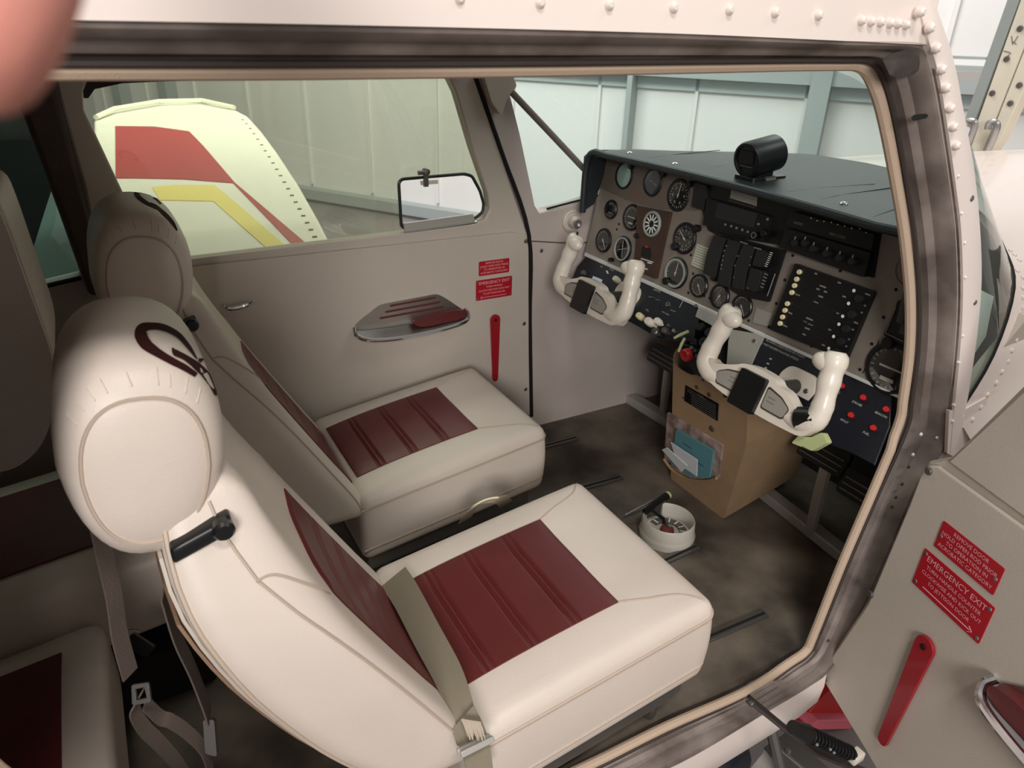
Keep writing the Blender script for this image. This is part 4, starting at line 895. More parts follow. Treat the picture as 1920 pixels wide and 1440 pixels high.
# ------------------------------------------------------------------ control yokes
def yoke(name, label, loc):
    t = thing(name, label, 'control yoke', loc, group='pair of ivory control yokes')
    FQ = Frame((0, 0, 0), (0, -1, 0), (.30, 0, 1))
    body = [(-.150, .012), (-.140, -.012), (-.10, -.026), (-.04, -.034), (.04, -.036), (.10, -.034), (.135, -.030), (.150, -.012), (.148, .006), (.118, .008), (.10, .014), (.075, .030), (.052, .034), (.040, .042), (.015, .046), (-.015, .046), (-.040, .042), (-.055, .034), (-.080, .024), (-.108, .016), (-.125, .020)]
    obj('body', MB().prism(FQ, smooth2(body), -.014, .014), 'yoke', t, local=True, bevel=.007)
    for s in (-1, 1):
        P = [(s*.090, -.012), (s*.120, -.010), (s*.141, .006), (s*.143, .035), (s*.137, .07), (s*.132, .10), (s*.128, .124), (s*.126, .134)]
        rr = [.016, .0205, .0215, .0195, .0195, .0215, .0235, .015]
        pp = smooth_path([FQ.P(a, b, 0) for a, b in P], 4)
        rs = [interp(i/(len(pp)-1)*7, list(enumerate(rr))) for i in range(len(pp))]
        for i in range(len(pp)):
            f = i/(len(pp)-1); rs[i] += .0012*math.sin(f*34) if .42 < f < .86 else 0
        obj('grip', MB().tube(pp, rs, 16), 'yoke', t, local=True, angle=70)
        obj('thumb_rest', MB().sphere(FQ.P(s*.117, .110, .006), .021, n=24, m=16, sc=(.85, 1.25, .85)), 'yoke', t, local=True, angle=80)
    for s in (-1, 1):
        L = [(s*.034, -.020), (s*.034, .026), (s*.070, .018), (s*.094, .004), (s*.088, -.020)]
        if s < 0: L.reverse()
        pl = obj('label_plate', MB().prism(FQ, rpoly(L, .006), .013, .0155), mat('brown_rim', (84, 66, 52), .4, metal=.3), t, local=True)
        L2 = [(a*.94+.003*s, b*.84) for a, b in L]; L2 = [(a+s*.001, b) for a, b in L2]
        obj('plate_face', MB().prism(FQ, rpoly(L2, .005), .0155, .0162), 'lens', pl, local=True)
        mk = MB(); 
        for i in range(2): mk.box(FQ, s*.05-.008, s*.05+.010, -.002+.008*i, .0+.008*i, .0162, .0166)
        obj('plate_mark', mk, 'grey', pl, local=True)
    obj('chart_clip', MB().prism(FQ, rpoly([(-.038, -.040), (.026, -.040), (.030, .036), (-.034, .036)], .005), .012, .024), 'black', t, local=True, bevel=.003)
    obj('mic_switch', MB().tube([FQ.P(-.128, .128, 0), FQ.P(-.126, .142, .004)], [.004, .0025], 8), 'black', t, local=True)
    obj('shaft', MB().tube([(.02, 0, -.005), (.17, 0, -.02)], [.015, .015], 14), mat('dark_shaft', (62, 58, 54), .5), t, local=True)
    for i in range(3): obj('cable_clip', MB().lathe(Frame((0, 0, 0), (0, -1, 0), (0, 0, 1)), -.07+.028*i, -.040, [(.005, -.01), (.005, .006), (.0002, .006)], 8), 'black', t, local=True)
    obj('collar', MB().prism(Frame((.115, 0, -.012), (0, -1, 0), (.4, 0, 1)), rpoly([(-.040, -.028), (.040, -.028), (.046, .010), (.03, .034), (-.03, .034), (-.046, .010)], .012), -.03, .0), 'yoke', t, local=True, bevel=.008)
    mm = MB(); screw(mm, Frame((.115, 0, -.012), (0, -1, 0), (.4, 0, 1)), .028, .0, .005, 0, .003); obj('screw', mm, 'steel', t, local=True)
    return t
def smooth2(L): return [(p.x, p.y) for p in smooth_path([(a, b, 0) for a, b in L], 3, closed=True)]
y1 = yoke('control_yoke', 'ivory control yoke nearest the far wall, in front of the left gauges', (1.05, .256, .542))
y2 = yoke('control_yoke', 'ivory control yoke over the tan pedestal, with a black band on its right grip', (1.05, -.318, .533))
FQ = Frame((1.05, -.318, .533), (0, -1, 0), (.30, 0, 1))
obj('black_band', MB().tube([FQ.P(.112, -.006, 0), FQ.P(.146, .010, 0)], [.024, .021], 14), 'black', y2)
obj('tag_tab', MB().prism(FQ, rpoly([(.118, -.052), (.162, -.046), (.182, -.018), (.165, -.006), (.150, -.024), (.125, -.034)], .004), -.012, .004), 'greenw', y2, bevel=.002)

# ------------------------------------------------------------------ pedestal
PX = 1.20
pd = thing('pedestal', 'tan vinyl centre pedestal with black placard and pocket', 'pedestal', (1.3, -.03, 0))
FE = Frame((1.285, 0, 0), (0, -1, 0), (-.22, 0, 1))
fp = FE.pxs([(1266, 682), (1262, 770), (1252, 895), (1290, 928), (1345, 966), (1362, 962), (1378, 860), (1405, 770), (1410, 735), (1350, 705), (1300, 680), (1292, 668)])
def pedmesh():
    # front outline and a deeper rear: solid body with rounded edges
    A = [(.118, .0), (.118, .46), (.10, .505), (-.125, .505), (-.140, .46), (-.125, .0)]
    return A
a_l = FE.px(1257, 860)[0]; a_lt = FE.px(1266, 700)[0]; a_rb = FE.px(1352, 960)[0]; a_rt = FE.px(1400, 760)[0]
bot = FE.px(1352, 966)[1]
L = [(a_l-.005, 0), (a_rb+.012, 0), (a_rt+.002, .30), (a_rt+.006, .455), (a_lt+.015, .47), (a_lt-.004, .44)]
obj('body', MB().prism(FE, rpoly(L, .012), -.26, 0), 'tan', pd, bevel=.016)
for u, v, r in ((1319, 712, .0045), (1307, 726, .006), (1330, 740, .006), (1335, 804, .009), (1282, 746, .003)):
    mm = MB(); a, b = FE.px(u, v); screw(mm, FE, a, b, r, 0, .003); obj('stud', mm, 'postm', pd)
pl = obj('placard', MB().prism(FE, FE.pxs([(1286, 722), (1348, 757), (1346, 789), (1284, 751)]), 0, .002), 'black', pd, label='black printed placard on the pedestal')
mk = MB()
for i in range(7):
    q0 = FE.px(1290 if i < 2 else 1297, (727 if i < 2 else 731)+4*i); q1 = FE.px(1343, 759+4*i); mk.prism(FE, [(q0[0], q0[1]-.0022), (q1[0], q1[1]-.0022), (q1[0], q1[1]-.0012), (q0[0], q0[1]-.0012)], .002, .0024)
lettering(mk, FE, 'FUEL', *FE.px(1316, 743), .010, .0024); obj('lettering', mk, 'grey', pl)
pk = obj('map_pocket', MB().prism(FE, rpoly(FE.pxs([(1254, 772), (1357, 834), (1350, 895), (1338, 897), (1300, 896), (1272, 880), (1248, 855)]), .004), 0, .005), mat('torn_pocket_lining', (176, 156, 150), .8, rgb2=(120, 96, 86), vscale=30), pd)
obj('pocket_lip', MB().tube(smooth_path([FE.P(*FE.px(u, v), .008) for u, v in ((1249, 858), (1262, 876), (1280, 889), (1300, 897), (1330, 899), (1348, 894))], 3), .0045, 8), 'tan', pk)
tag(obj('booklet', MB().prism(FE, FE.pxs([(1274, 802), (1344, 842), (1336, 893), (1300, 890), (1264, 866)]), .006, .012), 'teal'), 'teal booklet tucked in the pedestal pocket', 'booklet')
mk = MB(); lettering(mk, FE, 'Owner', *FE.px(1295, 832), .013, .0123); mk.prism(FE, FE.pxs([(1308, 860), (1326, 870), (1326, 871), (1308, 861)]), .012, .0124)
obj('lettering', mk, 'black', bpy.data.objects['booklet'])
f = Frame(FE.P(*FE.px(1280, 862), .02), (0, -1, .0), (-.25, 0, 1))
tag(obj('folded_paper', MB().prism(f, [f.px(1258, 829), f.px(1308, 862), f.px(1307, 893), f.px(1270, 868)], -.001, .001).prism(f, [f.px(1243, 842), f.px(1252, 838), f.px(1290, 872), f.px(1280, 884)], .002, .004), 'paper'), 'folded white paper sticking out of the pedestal pocket', 'paper')
rk = obj('red_knob', MB().lathe(Frame(at(1283, 667, x=1.13), (0, -1, 0), (-.15, 0, 1)), 0, 0, [(.011, -.016), (.0155, -.013), (.0155, -.003), (.0135, .001), (.0095, -.001), (.0002, -.001)], 22), 'redl', cp, label='round red knob at the top of the pedestal')
obj('dark_throttle_box', MB().rbox(at(1300, 672, x=1.19), (.03, .035, .035), .02, 6), 'black', cp)
# ================================================================== FLOOR ITEMS
def rail(p0, p1, lab, zz=.006, w=.011):
    a = at(*p0, z=zz); b = at(*p1, z=zz); d = (b-a).normalized(); Fr = Frame((a.x, a.y, 0), d, Vector((0, 0, 1)).cross(d)); L = (b-a).length
    t = thing('seat_rail', lab, 'seat rail', (a.x, a.y, 0), group='floor rails')
    obj('rail_bar', MB().box(Fr, 0, L, -w, w, 0, .006), 'steel', t, bevel=.001)
    obj('rail_slot', MB().box(Fr, .004, L-.004, -w*.3, w*.3, .006, .0065), 'gap', t); return t
rail((960, 852), (1083, 819), 'flat steel seat rail on the floor near the far wall')
rail((1050, 925), (1165, 893), 'flat steel seat rail in front of the inner side of the far seat')
rail((1200, 1072), (1308, 1022), 'short steel seat rail beside the round selector')
rail((1290, 1210), (1436, 1148), 'steel seat rail in front of the near seat by the door')
# cross member and foot beams under the panel
fb = thing('foot_beam', 'pale grey floor beam crossing the footwell ahead of the pedals', 'floor beam', (1.45, -.2, 0))
P0, P1 = at(1432, 918, z=.02), at(1592, 1044, z=.02); Fr = Frame((P0.x, P0.y, 0), (P1-P0).normalized(), Vector((0, 0, 1)).cross((P1-P0).normalized()))
obj('beam', MB().box(Fr, -.02, (P1-P0).length+.1, -.02, .02, 0, .03), 'placard', fb, bevel=.004)
fb2 = thing('foot_beam', 'pale grey floor beam at the far pedals beside the pedestal', 'floor beam', (1.5, .45, 0))
P0, P1 = at(1180, 742, z=.02), at(1262, 792, z=.02); Fr = Frame((P0.x, P0.y, 0), (P1-P0).normalized(), Vector((0, 0, 1)).cross((P1-P0).normalized()))
obj('beam', MB().box(Fr, -.02, (P1-P0).length, -.02, .02, 0, .03), 'placard', fb2, bevel=.004)
def pedal(c, lab, arm):
    t = thing('rudder_pedal', lab, 'rudder pedal', (c[0], c[1], 0), group='rudder pedals')
    Fq = Frame(c, (0, -1, 0), (.55, 0, 1))
    obj('foot_plate', MB().prism(Fq, rpoly([(-.062, -.03), (.062, -.03), (.062, .03), (-.062, .03)], .01), -.01, .006), 'black', t, bevel=.003)
    mk = MB()
    for i in range(3): mk.box(Fq, -.055, .055, -.02+.014*i, -.017+.014*i, .006, .009)
    obj('tread_ribs', mk, 'steel', t)
    a0 = Vector(c)+Vector((.02, 0, -.02)); a1 = Vector((c[0]+arm[0], c[1]+arm[1], .01))
    obj('pedal_arm', MB().tube([a0, a0.lerp(a1, .5), a1], [.016, .018, .015], 8, flat=.6), 'placard', t)
    return t
c = at(1545, 852, x=1.36); pedal(tuple(c), 'black near rudder pedal on a pale arm, left one of the near pair', (.07, .03))
c = at(1625, 925, x=1.33); pedal(tuple(c), 'black near rudder pedal hidden partly by the door frame', (.08, .02))
c = at(1246, 672, x=1.40); pedal(tuple(c), 'black far rudder pedal left of the pedestal', (.10, .08))
# round fuel selector
q = at(1252, 986, z=.03); FSel = Frame((q.x, q.y, 0), (0, -1, 0), (1, 0, 0))
fs = thing('fuel_selector', 'round off-white selector housing with dusty red scale on the floor', 'fuel selector', (q.x, q.y, 0))
R0 = .069; vs = []; rows = []
for k in range(41):
    t = math.radians(205+(360-50)*k/40); c_, s_ = math.cos(t), math.sin(t)
    rows.append([FSel.P(r*c_, r*s_, h) for r, h in ((R0*.97, 0), (R0*1.04, .014), (R0*1.0, .020), (R0*.98, .026), (R0*.96, .052), (R0*.92, .056), (R0*.87, .052), (R0*.84, .018), (R0*.84, .012))])
obj('outer_ring', MB().grid(rows, thick=(0, 0, -.0005)), 'housing', fs, angle=60)
obj('base', MB().lathe(FSel, 0, 0, [(R0*1.02, 0), (R0*1.02, .010), (R0*.86, .016), (R0*.80, .018), (R0*.5, .014), (.0002, .014)], 36), 'housing', fs)
obj('scale', MB().prism(FSel, [(R0*.72*math.cos(t), R0*.72*math.sin(t)) for t in [math.radians(-40+10*i) for i in range(25)]] + [(R0*.45*math.cos(t), R0*.45*math.sin(t)) for t in [math.radians(200-10*i) for i in range(25)]], .014, .019), mat('scale_grey', (90, 84, 78), .5), fs)
mk = MB()
for i in range(9):
    t = math.radians(-30+27*i); c_, s_ = math.cos(t), math.sin(t); Fk = Frame(FSel.P(0, 0), FSel.U*c_+FSel.V*s_, FSel.V*c_-FSel.U*s_); mk.box(Fk, R0*.46, R0*.7, -.0015, .0015, .019, .0196)
obj('scale_marks', mk, 'white', fs)
obj('hub', MB().lathe(FSel, .0, 0, [(.018, .014), (.017, .022), (.012, .026), (.006, .027), (.0002, .028)], 16), 'rust', fs)
obj('hub_screw', MB().lathe(FSel, .004, .004, [(.005, .026), (.005, .031), (.0002, .031)], 12), 'alum', fs)
h0_, h1_ = at(1209, 960, z=.06), at(1250, 930, z=.068)
obj('handle', MB().tube([h0_, h0_.lerp(h1_, .5), h1_], [.009, .0105, .011], 10).tube([FSel.P(0, 0, .024), FSel.P(-.03, .01, .03), h0_.lerp(h1_, .2)], .005, 8), 'black', fs)
obj('handle_tip', MB().tube([h1_, h1_+(h1_-h0_).normalized()*.008], .0105, 10), 'greenw', fs)
obj('pointer_rod', MB().tube([at(1172, 966, z=.02), at(1224, 938, z=.045)], .003, 6), 'steel', fs)

# ================================================================== SEATS
SEAMS = None
def make_seat(name, label, ox, oy, W, group, logo):
    t = thing(name, label, 'aircraft seat', (ox, oy, 0), group=group)
    hx, hy, hz, r = .235, W/2, 1.0, .022
    cx = .545
    def ztop(u): return .238+.062*u
    def zbot(u): return .062+.062*u
    def crown(x, y): return .012*(1-(x/hx)**2)*(1-(y/hy)**2)+.006*math.exp(-((abs(y)-.14)/.05)**2)*(1-(x/hx)**4)
    hh = .088
    def cf(q):
        u = (q.x+hx)/(2*hx); zt, zb = ztop(u), zbot(u); m_, d_ = (zt+zb)/2, (zt-zb)/2
        f = q.z/hh; z = m_+d_*f + (crown(q.x, q.y) if q.z > hh-.03 else crown(q.x, q.y)*max(0, f))
        bul = .006*(1-f*f); x = q.x+(bul if q.x > hx-.03 else 0); y = q.y+math.copysign(bul if abs(q.y) > hy-.03 else 0, q.y)
        return Vector((cx+x, y, z))
    obj('seat_cushion', MB().rbox((0, 0, 0), (hx, hy, hh), r, 22, cf), 'leather', t, local=True, angle=80)
    def topz(x, y, off=.001):                         # height of the cushion top at local offset x,y
        u = (x+hx)/(2*hx); z = ztop(u)+crown(x, y)
        ex, ey = max(0, abs(x)-(hx-r)), max(0, abs(y)-(hy-r)); e = min(r*.999, math.hypot(ex, ey)); z -= r-math.sqrt(r*r-e*e)
        return z+off
    # maroon ribbed insert
    ix0, ix1, iy = -.235+.02, .088, .128*W/.42
    rows = []; n1, n2 = 170, 10
    for i in range(n1+1):
        x = ix0+(ix1-ix0)*i/n1; row = []
        rib = 0
        for c0 in (-.155, -.075, .005):
            for dd in (-.006, .006):
                rib -= .0046*math.exp(-((x-c0-dd)/.0030)**2)
            rib += .0012*math.exp(-((x-c0)/.003)**2)
        for j in range(n2+1):
            y = -iy+2*iy*j/n2; e = 1-max(abs(j/n2*2-1)**8, abs(i/n1*2-1)**14); row.append(Vector((cx+x, y, topz(x, y, .0022)+.0036*e+rib*min(1, 3*e))))
        rows.append(row)
    obj('seat_insert', MB().grid(rows, thick=(0, 0, -.006)), 'red', t, local=True, label='ribbed maroon leather insert of the cushion', angle=60)
    def seam(pts, rr=.0017): return obj('seam', MB().tube(pts, rr, 6), 'seam', t, local=True)
    for s in (1, -1):
        P = [(ix1, s*iy), (ix1+.045, s*(iy+.018)), (ix1+.10, s*(iy+.038)), (hx-.015, s*(hy-.014))]
        P = smooth_path([(x, y, 0) for x, y in P], 5); seam([Vector((cx+p.x, p.y, topz(p.x, p.y, .0004))) for p in P])
    def perim(f, off, x_from=-1):
        P = []; rr = r
        cs_ = [(hx-rr, -(hy-rr), -PI/2), (hx-rr, hy-rr, 0)]
        P.append((-hx, -(hy+off)))
        for (ccx, ccy, a0) in cs_:
            for k in range(7): a = a0+PI/2*k/6; P.append((ccx+(rr+off)*math.cos(a), ccy+(rr+off)*math.sin(a)))
        P.append((-hx, hy+off)); out = []
        for x, y in P:
            u = (min(hx, x)+hx)/(2*hx); zt, zb = ztop(u), zbot(u); out.append(Vector((cx+x, y, zb+(zt-zb)*f)))
        res = []
        for a, b in zip(out, out[1:]):
            for k in range(4): res.append(a.lerp(b, k/4))
        return res+[out[-1]]
    seam(perim(.84, .0045), .0028); seam(perim(.22, .004), .0026)
    obj('seat_pan', MB().rbox((0, 0, 0), (hx-.02, hy-.012, .03), .012, 6, lambda q: Vector((cx+q.x-.01, q.y, .05+.06*((q.x+hx)/(2*hx))+q.z))), 'steel', t, local=True)
    for sx in (-.17, .17):
        for sy in (-1, 1):
            zz = .075+.06*((sx+hx)/(2*hx)); obj('seat_leg', MB().tube([(cx+sx, sy*(hy-.05), .008), (cx+sx, sy*(hy-.05), zz)], .012, 8), 'steel', t, local=True)
    # backrest
    XF = [(.17, .345), (.24, .318), (.27, .297), (.38, .235), (.5, .168), (.63, .104), (.70, .078), (.75, .066)]
    XB = [(.17, .225), (.25, .155), (.32, .105), (.40, .062), (.475, .026), (.577, -.012), (.65, -.018), (.75, -.004)]
    WZ = [(.17, 1.0), (.46, 1.0), (.53, .95), (.60, .82), (.66, .68), (.71, .56)]
    z0, z1 = .18, .71; hb = (z1-z0)/2; zc = (z0+z1)/2; rb = .032
    def sm(z, T): return (interp(z-.03, T)+interp(z, T)*2+interp(z+.03, T))/4
    def bf(q):
        z = zc+q.z; xf, xb = sm(z, XF), sm(z, XB); xm, xd = (xf+xb)/2, (xf-xb)/2; wy = sm(z, WZ); fx = q.x/.06
        y = q.y*wy; dish = -.010*math.exp(-(q.y/(hy*.55))**4)*(1 if fx > .5 else 0)
        return Vector((xm+xd*fx+dish, y, z))
    back = obj('backrest', MB().rbox((0, 0, 0), (.06, hy, hb), rb, 24, bf), 'leather', t, local=True, angle=80)
    def frontx(y, z):
        wy = sm(z, WZ); q = y/wy; dish = -.010*math.exp(-(q/(hy*.55))**4); return sm(z, XF)+dish
    rows = []; n1 = 150; zi0, zi1 = .235, .515
    for i in range(n1+1):
        z = zi0+(zi1-zi0)*i/n1; row = []; rib = 0
        for c0 in (.275, .335, .395, .455):
            for dd in (-.006, .006): rib -= .0046*math.exp(-((z-c0-dd)/.0030)**2)
        for j in range(13):
            y = -iy+2*iy*j/12; e = 1-abs(j/6-1)**8; row.append(Vector((frontx(y, z)+.0025+.0036*e+rib*min(1, 3*e), y, z)))
        rows.append(row)
    obj('back_insert', MB().grid(rows, thick=(-.006, 0, -.001)), 'red', t, local=True, label='ribbed maroon leather insert of the backrest', angle=60)
    bm_ = back.data; tb = BVHTree.FromPolygons([v.co.copy() for v in bm_.vertices], [tuple(p.vertices) for p in bm_.polygons])
    global SEAMS
    if SEAMS is None:
        SEAMS = []
        for px_, rr in (([(392, 940), (412, 985), (440, 1030), (483, 1088), (486, 1091), (560, 1150), (620, 1192), (700, 1250), (790, 1322), (865, 1388), (882, 1425)], .0018), ([(483, 1088), (505, 1078), (530, 1080), (575, 1096), (618, 1113)], .0016)):
            pts = []
            for q in smooth_path([(a, b, 0) for a, b in px_], 5):
                hit, no, _, _ = tb.ray_cast(CP-Vector((ox, oy, 0)), ray(q.x, q.y).normalized())
                if hit is not None: pts.append(Vector((hit.x, hit.y/hy, hit.z)))
            SEAMS.append((pts, rr))
    def onback(p, o_=.0006):
        hit, no, _, _ = tb.find_nearest(p)
        return hit + (p-hit).normalized()*0 + (no if no.dot(hit-Vector((.12, 0, .45))) > 0 else -no)*o_
    for s in (1, -1):
        for pts, rr in SEAMS:
            if len(pts) > 3: seam([onback(Vector((p.x, p.y*hy*(-s), p.z))) for p in pts], rr)
        P = []
        for k in range(26):
            z = .20+(.675-.20)*k/25; wy = sm(z, WZ); P.append(onback(Vector((sm(z, XB)+.004, s*(hy*wy-.004), z)), .001))
        seam(P, .0032)
    # rear shell with map pocket
    rows = []
    for i in range(13):
        z = .22+.42*i/12; wy = sm(z, WZ); rows.append([Vector((sm(z, XB)-.004-.003*math.cos(y_*1.4), y_*hy*wy*.86, z)) for y_ in (-1, -.6, -.2, .2, .6, 1)])
    obj('back_shell', MB().grid(rows, thick=(.004, 0, 0)), 'trim', t, local=True)
    rows = []
    for i in range(9):
        z = .30+.26*i/8; wy = sm(z, WZ); rows.append([Vector((sm(z, XB)-.012-.010*math.cos(y_*1.4), y_*hy*wy*.80, z)) for y_ in (-1, -.6, -.2, .2, .6, 1)])
    obj('rear_pocket', MB().grid(rows, thick=(.004, 0, 0)), mat('brown_pocket', (140, 112, 90), .75, bump=.2, bscale=300), t, local=True)
    # head rest
    hc = Vector((-.012, 0, .745)); a_, c_ = .080, .118; hw = .138; tilt = -.10
    def ring(y):
        f = abs(y)/hw; s = (1-f**7)**(1/2.6) if f < 1 else 0
        return s*(1+.03*math.cos(y/hw*1.2))
    def hp(y, th, off=0):
        s = ring(y); ct, st = math.cos(th), math.sin(th); e = .80
        x = math.copysign(abs(ct)**e, ct)*(a_+off)*(s if s > 0 else 0); z = math.copysign(abs(st)**e, st)*(c_+off)*s
        x *= 1+.20*min(0, z/(c_))
        return hc+Vector((x*math.cos(tilt)-z*math.sin(tilt)*-1*-1, y, z*math.cos(tilt)+x*math.sin(tilt)))
    ys = [-hw*math.sin(PI/2*(1-2*k/40)) for k in range(41)]
    m_ = MB(); rows = [[hp(y*(1-1e-12), 2*PI*i/40) for i in range(41)] for y in ys]; m_.grid(rows)
    wr = random.Random(3)
    hr = obj('head_rest', m_, 'leather', t, local=True, angle=80)
    for y in (-hw*.93, hw*.93):
        P = [hp(y, 2*PI*i/48, .0012) for i in range(48)]; obj('piping', MB().tube(P, .0021, 6, closed=True), 'seam', hr, local=True)
        for i in range(9):                            # gathered leather pleats along the piping
            th = PI*.25+PI*.55*i/8+wr.uniform(-.05, .05); yy = y/abs(y)
            P = [hp(yy*(hw*.92-.004), th, .0006), hp(yy*(hw*.92-.010-wr.random()*.006), th+.02, .0003), hp(yy*(hw*.92-.022), th+.03, -.0018)]
            obj('pleat', MB().tube(P, [.0010, .0008, .0004], 5), 'leather', hr, local=True)
    for s in (-1, 1):
        obj('head_rest_post', MB().tube([(.025, s*.055, .60), (.012, s*.055, .70)], .007, 10), 'chrome', t, local=True)
    obj('tilt_bracket', MB().rbox((0, 0, 0), (.036, .012, .011), .006, 6, lambda q: Vector((.024+q.x*.9, -.140+q.y, .662+q.z+.30*q.x))), 'black', t, local=True)
    obj('tilt_knob', MB().lathe(Frame((.046, -.152, .672), (1, 0, 0), (0, 0, 1)), 0, 0, [(.011, -.006), (.012, .006), (.009, .010), (.0002, .010)], 16), 'black', t, local=True)
    # printed script initials
    WMt = Vector((ox, oy, 0)); hv = [v+WMt for v in m_.v]; tree = BVHTree.FromPolygons(hv, m_.f)
    def stroke(P, Wd):
        P = smooth_path([(a, b, 0) for a, b in P], 5); n = len(P); L = []; Rr = []
        for i, p in enumerate(P):
            d = (P[min(i+1, n-1)]-P[max(i-1, 0)]); d.normalize(); nn = Vector((-d.y, d.x, 0)); w = interp(i/(n-1)*(len(Wd)-1), list(enumerate(Wd)))
            for sgn, lst in ((1, L), (-1, Rr)):
                q = p+nn*w*sgn; rr = ray(q.x, q.y).normalized(); h, no, _, _ = tree.ray_cast(CP, rr)
                if h is not None:
                    if no.dot(rr) > 0: no = -no
                lst.append(None if h is None else h+no*.0012-WMt)
        m2 = MB(); rws = [[a, b] for a, b in zip(L, Rr) if a is not None and b is not None]
        if len(rws) > 1: m2.grid(rws); obj('printed_initial', m2, 'ink', hr, local=True)
    for P, Wd in logo: stroke(P, Wd)
    return t
z3 = lambda L, o=(0, 480): [(a/3+o[0], b/3+o[1]) for a, b in L]
LR = [(z3([(1104, 582), (1062, 518), (1000, 448), (920, 408), (850, 400), (800, 412), (792, 450), (820, 500), (880, 545), (960, 592), (1030, 628), (1100, 672)]), [1, 3.5, 5, 6.5, 7, 9.5, 12, 11, 8, 6.5, 6, 4.5]),
      (z3([(966, 520), (985, 548), (1040, 575), (1105, 622), (1155, 672), (1190, 730), (1212, 785)]), [1, 6, 5, 7, 7, 5, 1.5]),
      (z3([(1112, 588), (1135, 592), (1152, 625), (1165, 655)]), [3, 4, 4, 4])]
LL = [(z3([(905, 1150), (860, 1105), (800, 1080), (768, 1082), (775, 1105), (820, 1140), (870, 1165), (900, 1180)], (0, 0)), [1, 2, 2.5, 3.5, 4, 3, 2.5, 2]),
      (z3([(845, 1145), (880, 1165), (930, 1210), (970, 1255), (995, 1300)], (0, 0)), [1.5, 2.5, 3.5, 3, 1])]
make_seat('cockpit_chair', 'nearest cream leather front seat with maroon inserts, beside the open door', .0, -.3375, .42, 'front seats', LR)
make_seat('cockpit_chair', 'farther cream leather front seat with maroon inserts, against the far wall', .052, .288, .40, 'front seats', LL)

# rear seats
def rear_seat(label, ox, oy, W, dz=0):
    t = thing('rear_chair', label, 'rear seat', (ox, oy, 0), group='rear seats')
    def sl(x): return .12*(x+.26)
    obj('seat_cushion', MB().rbox((0, 0, 0), (.26, W/2, .08), .03, 12, lambda q: Vector((q.x-.30, q.y, .215+dz+q.z+sl(q.x)+.012*(1-(q.y/(W/2))**2)*(q.z > 0)))), 'leather', t, local=True, angle=80)
    rows = [[Vector((-.30+x, y, .299+dz+sl(x)+.012*(1-(y/(W/2))**2)+.0015)) for y in (-.13, -.07, 0, .07, .13)] for x in [-.24+.44*i/10 for i in range(11)]]
    obj('seat_insert', MB().grid(rows, thick=(0, 0, -.004)), 'red', t, local=True, label='maroon leather insert of the rear cushion')
    obj('backrest', MB().rbox((0, 0, 0), (.06, W/2, .26), .04, 10, lambda q: Vector((-.62+q.x-.35*q.z, q.y, .47+dz+q.z))), 'leather', t, local=True, angle=80)
    obj('seat_base', MB().rbox((0, 0, 0), (.22, W/2-.02, .06+dz/2), .01, 3, lambda q: Vector((q.x-.30, q.y, .062+dz/2+q.z))), 'dark', t, local=True)
    return t
rear_seat('far rear seat with a wide maroon insert, in shade behind the front seats', .10, .15, .42, .0)
rear_seat('near rear seat cushion with maroon corner at the lower left of the view', -.09, -.265, .40, -.09)
# padded rear cabin cushion at the left edge of the view
FZ = Frame((0, -.12, 0), (1, 0, 0), (0, 0, 1))
L = FZ.pxs([(-260, 360), (-10, 372), (18, 440), (55, 545), (95, 655), (104, 700), (98, 790), (70, 850), (20, 885), (-260, 900)])
t = thing('rear_head_cushion', 'tall beige padded cushion behind the near seat at the left edge', 'cushion', (-.3, 0, .3))
obj('pad', MB().prism(FZ, rpoly(L, .02), -.22, 0), 'trim', t, bevel=.03)

P = [FZ.P(a, b, -.012) for a, b in FZ.pxs([(-8, 385), (18, 442), (55, 548), (94, 660), (102, 700), (97, 780)])]
obj('piping', MB().tube(P, .004, 6), 'trim', t)

# ================================================================== BELTS
def strap(name, L, y, w, lab, cat, m_='beltd', par=None, wv=(0, .02, 0)):
    ys = y if isinstance(y, (list, tuple)) else [y]*len(L)
    P = smooth_path([at(u, v, y=yy) for (u, v), yy in zip(L, ys)], 5)
    o = obj(name, MB().ribbon(P, Vector(wv), .0022), m_, par)
    return tag(o, lab, cat) if par is None else o
sb = thing('shoulder_belt', 'dusky shoulder belt hanging behind the near seat with a metal buckle', 'seat belt', tuple(at(270, 1300, y=-.40)))
strap('webbing', [(172, 930), (196, 1040), (214, 1120), (224, 1190), (244, 1265)], [-.36, -.38, -.40, -.41, -.42], 0, '', '', 'beltd', sb, (.008, .008, 0))
strap('webbing', [(262, 1305), (252, 1330), (270, 1365), (300, 1395), (330, 1430), (360, 1475)], -.42, 0, '', '', 'beltd', sb, (.006, .007, .003))
strap('webbing', [(272, 1318), (300, 1345), (320, 1352), (350, 1372), (382, 1405), (396, 1450)], -.41, 0, '', '', 'beltd', sb, (.004, .007, .004))
strap('webbing', [(306, 1110), (330, 1190), (360, 1255), (385, 1320), (392, 1345)], [-.40]*5, 0, '', '', 'beltd', sb, (.004, .011, .004))
q = at(266, 1300, y=-.425); Fb = Frame(q, RX, -RY)
bk = MB(); bk.prism(Fb, rpoly([(-.011, -.014), (.012, -.010), (.009, .014), (-.012, .011)], .003), -.002, .002, holes=[[(-.006, -.008), (.007, -.005), (.004, .008), (-.007, .006)]]); obj('buckle', bk, 'steel', sb, bevel=.001)
q = at(395, 1375, y=-.41); Fb = Frame(q, RX, -RY)
obj('tongue', MB().prism(Fb, rpoly([(-.006, -.026), (.010, -.030), (.006, .020), (-.009, .020)], .004), -.004, .004), 'steel', sb, bevel=.002)
sb2 = thing('rear_belt_buckle', 'small chrome belt buckle lying behind the near seat', 'buckle', tuple(at(255, 1205, z=.31)))
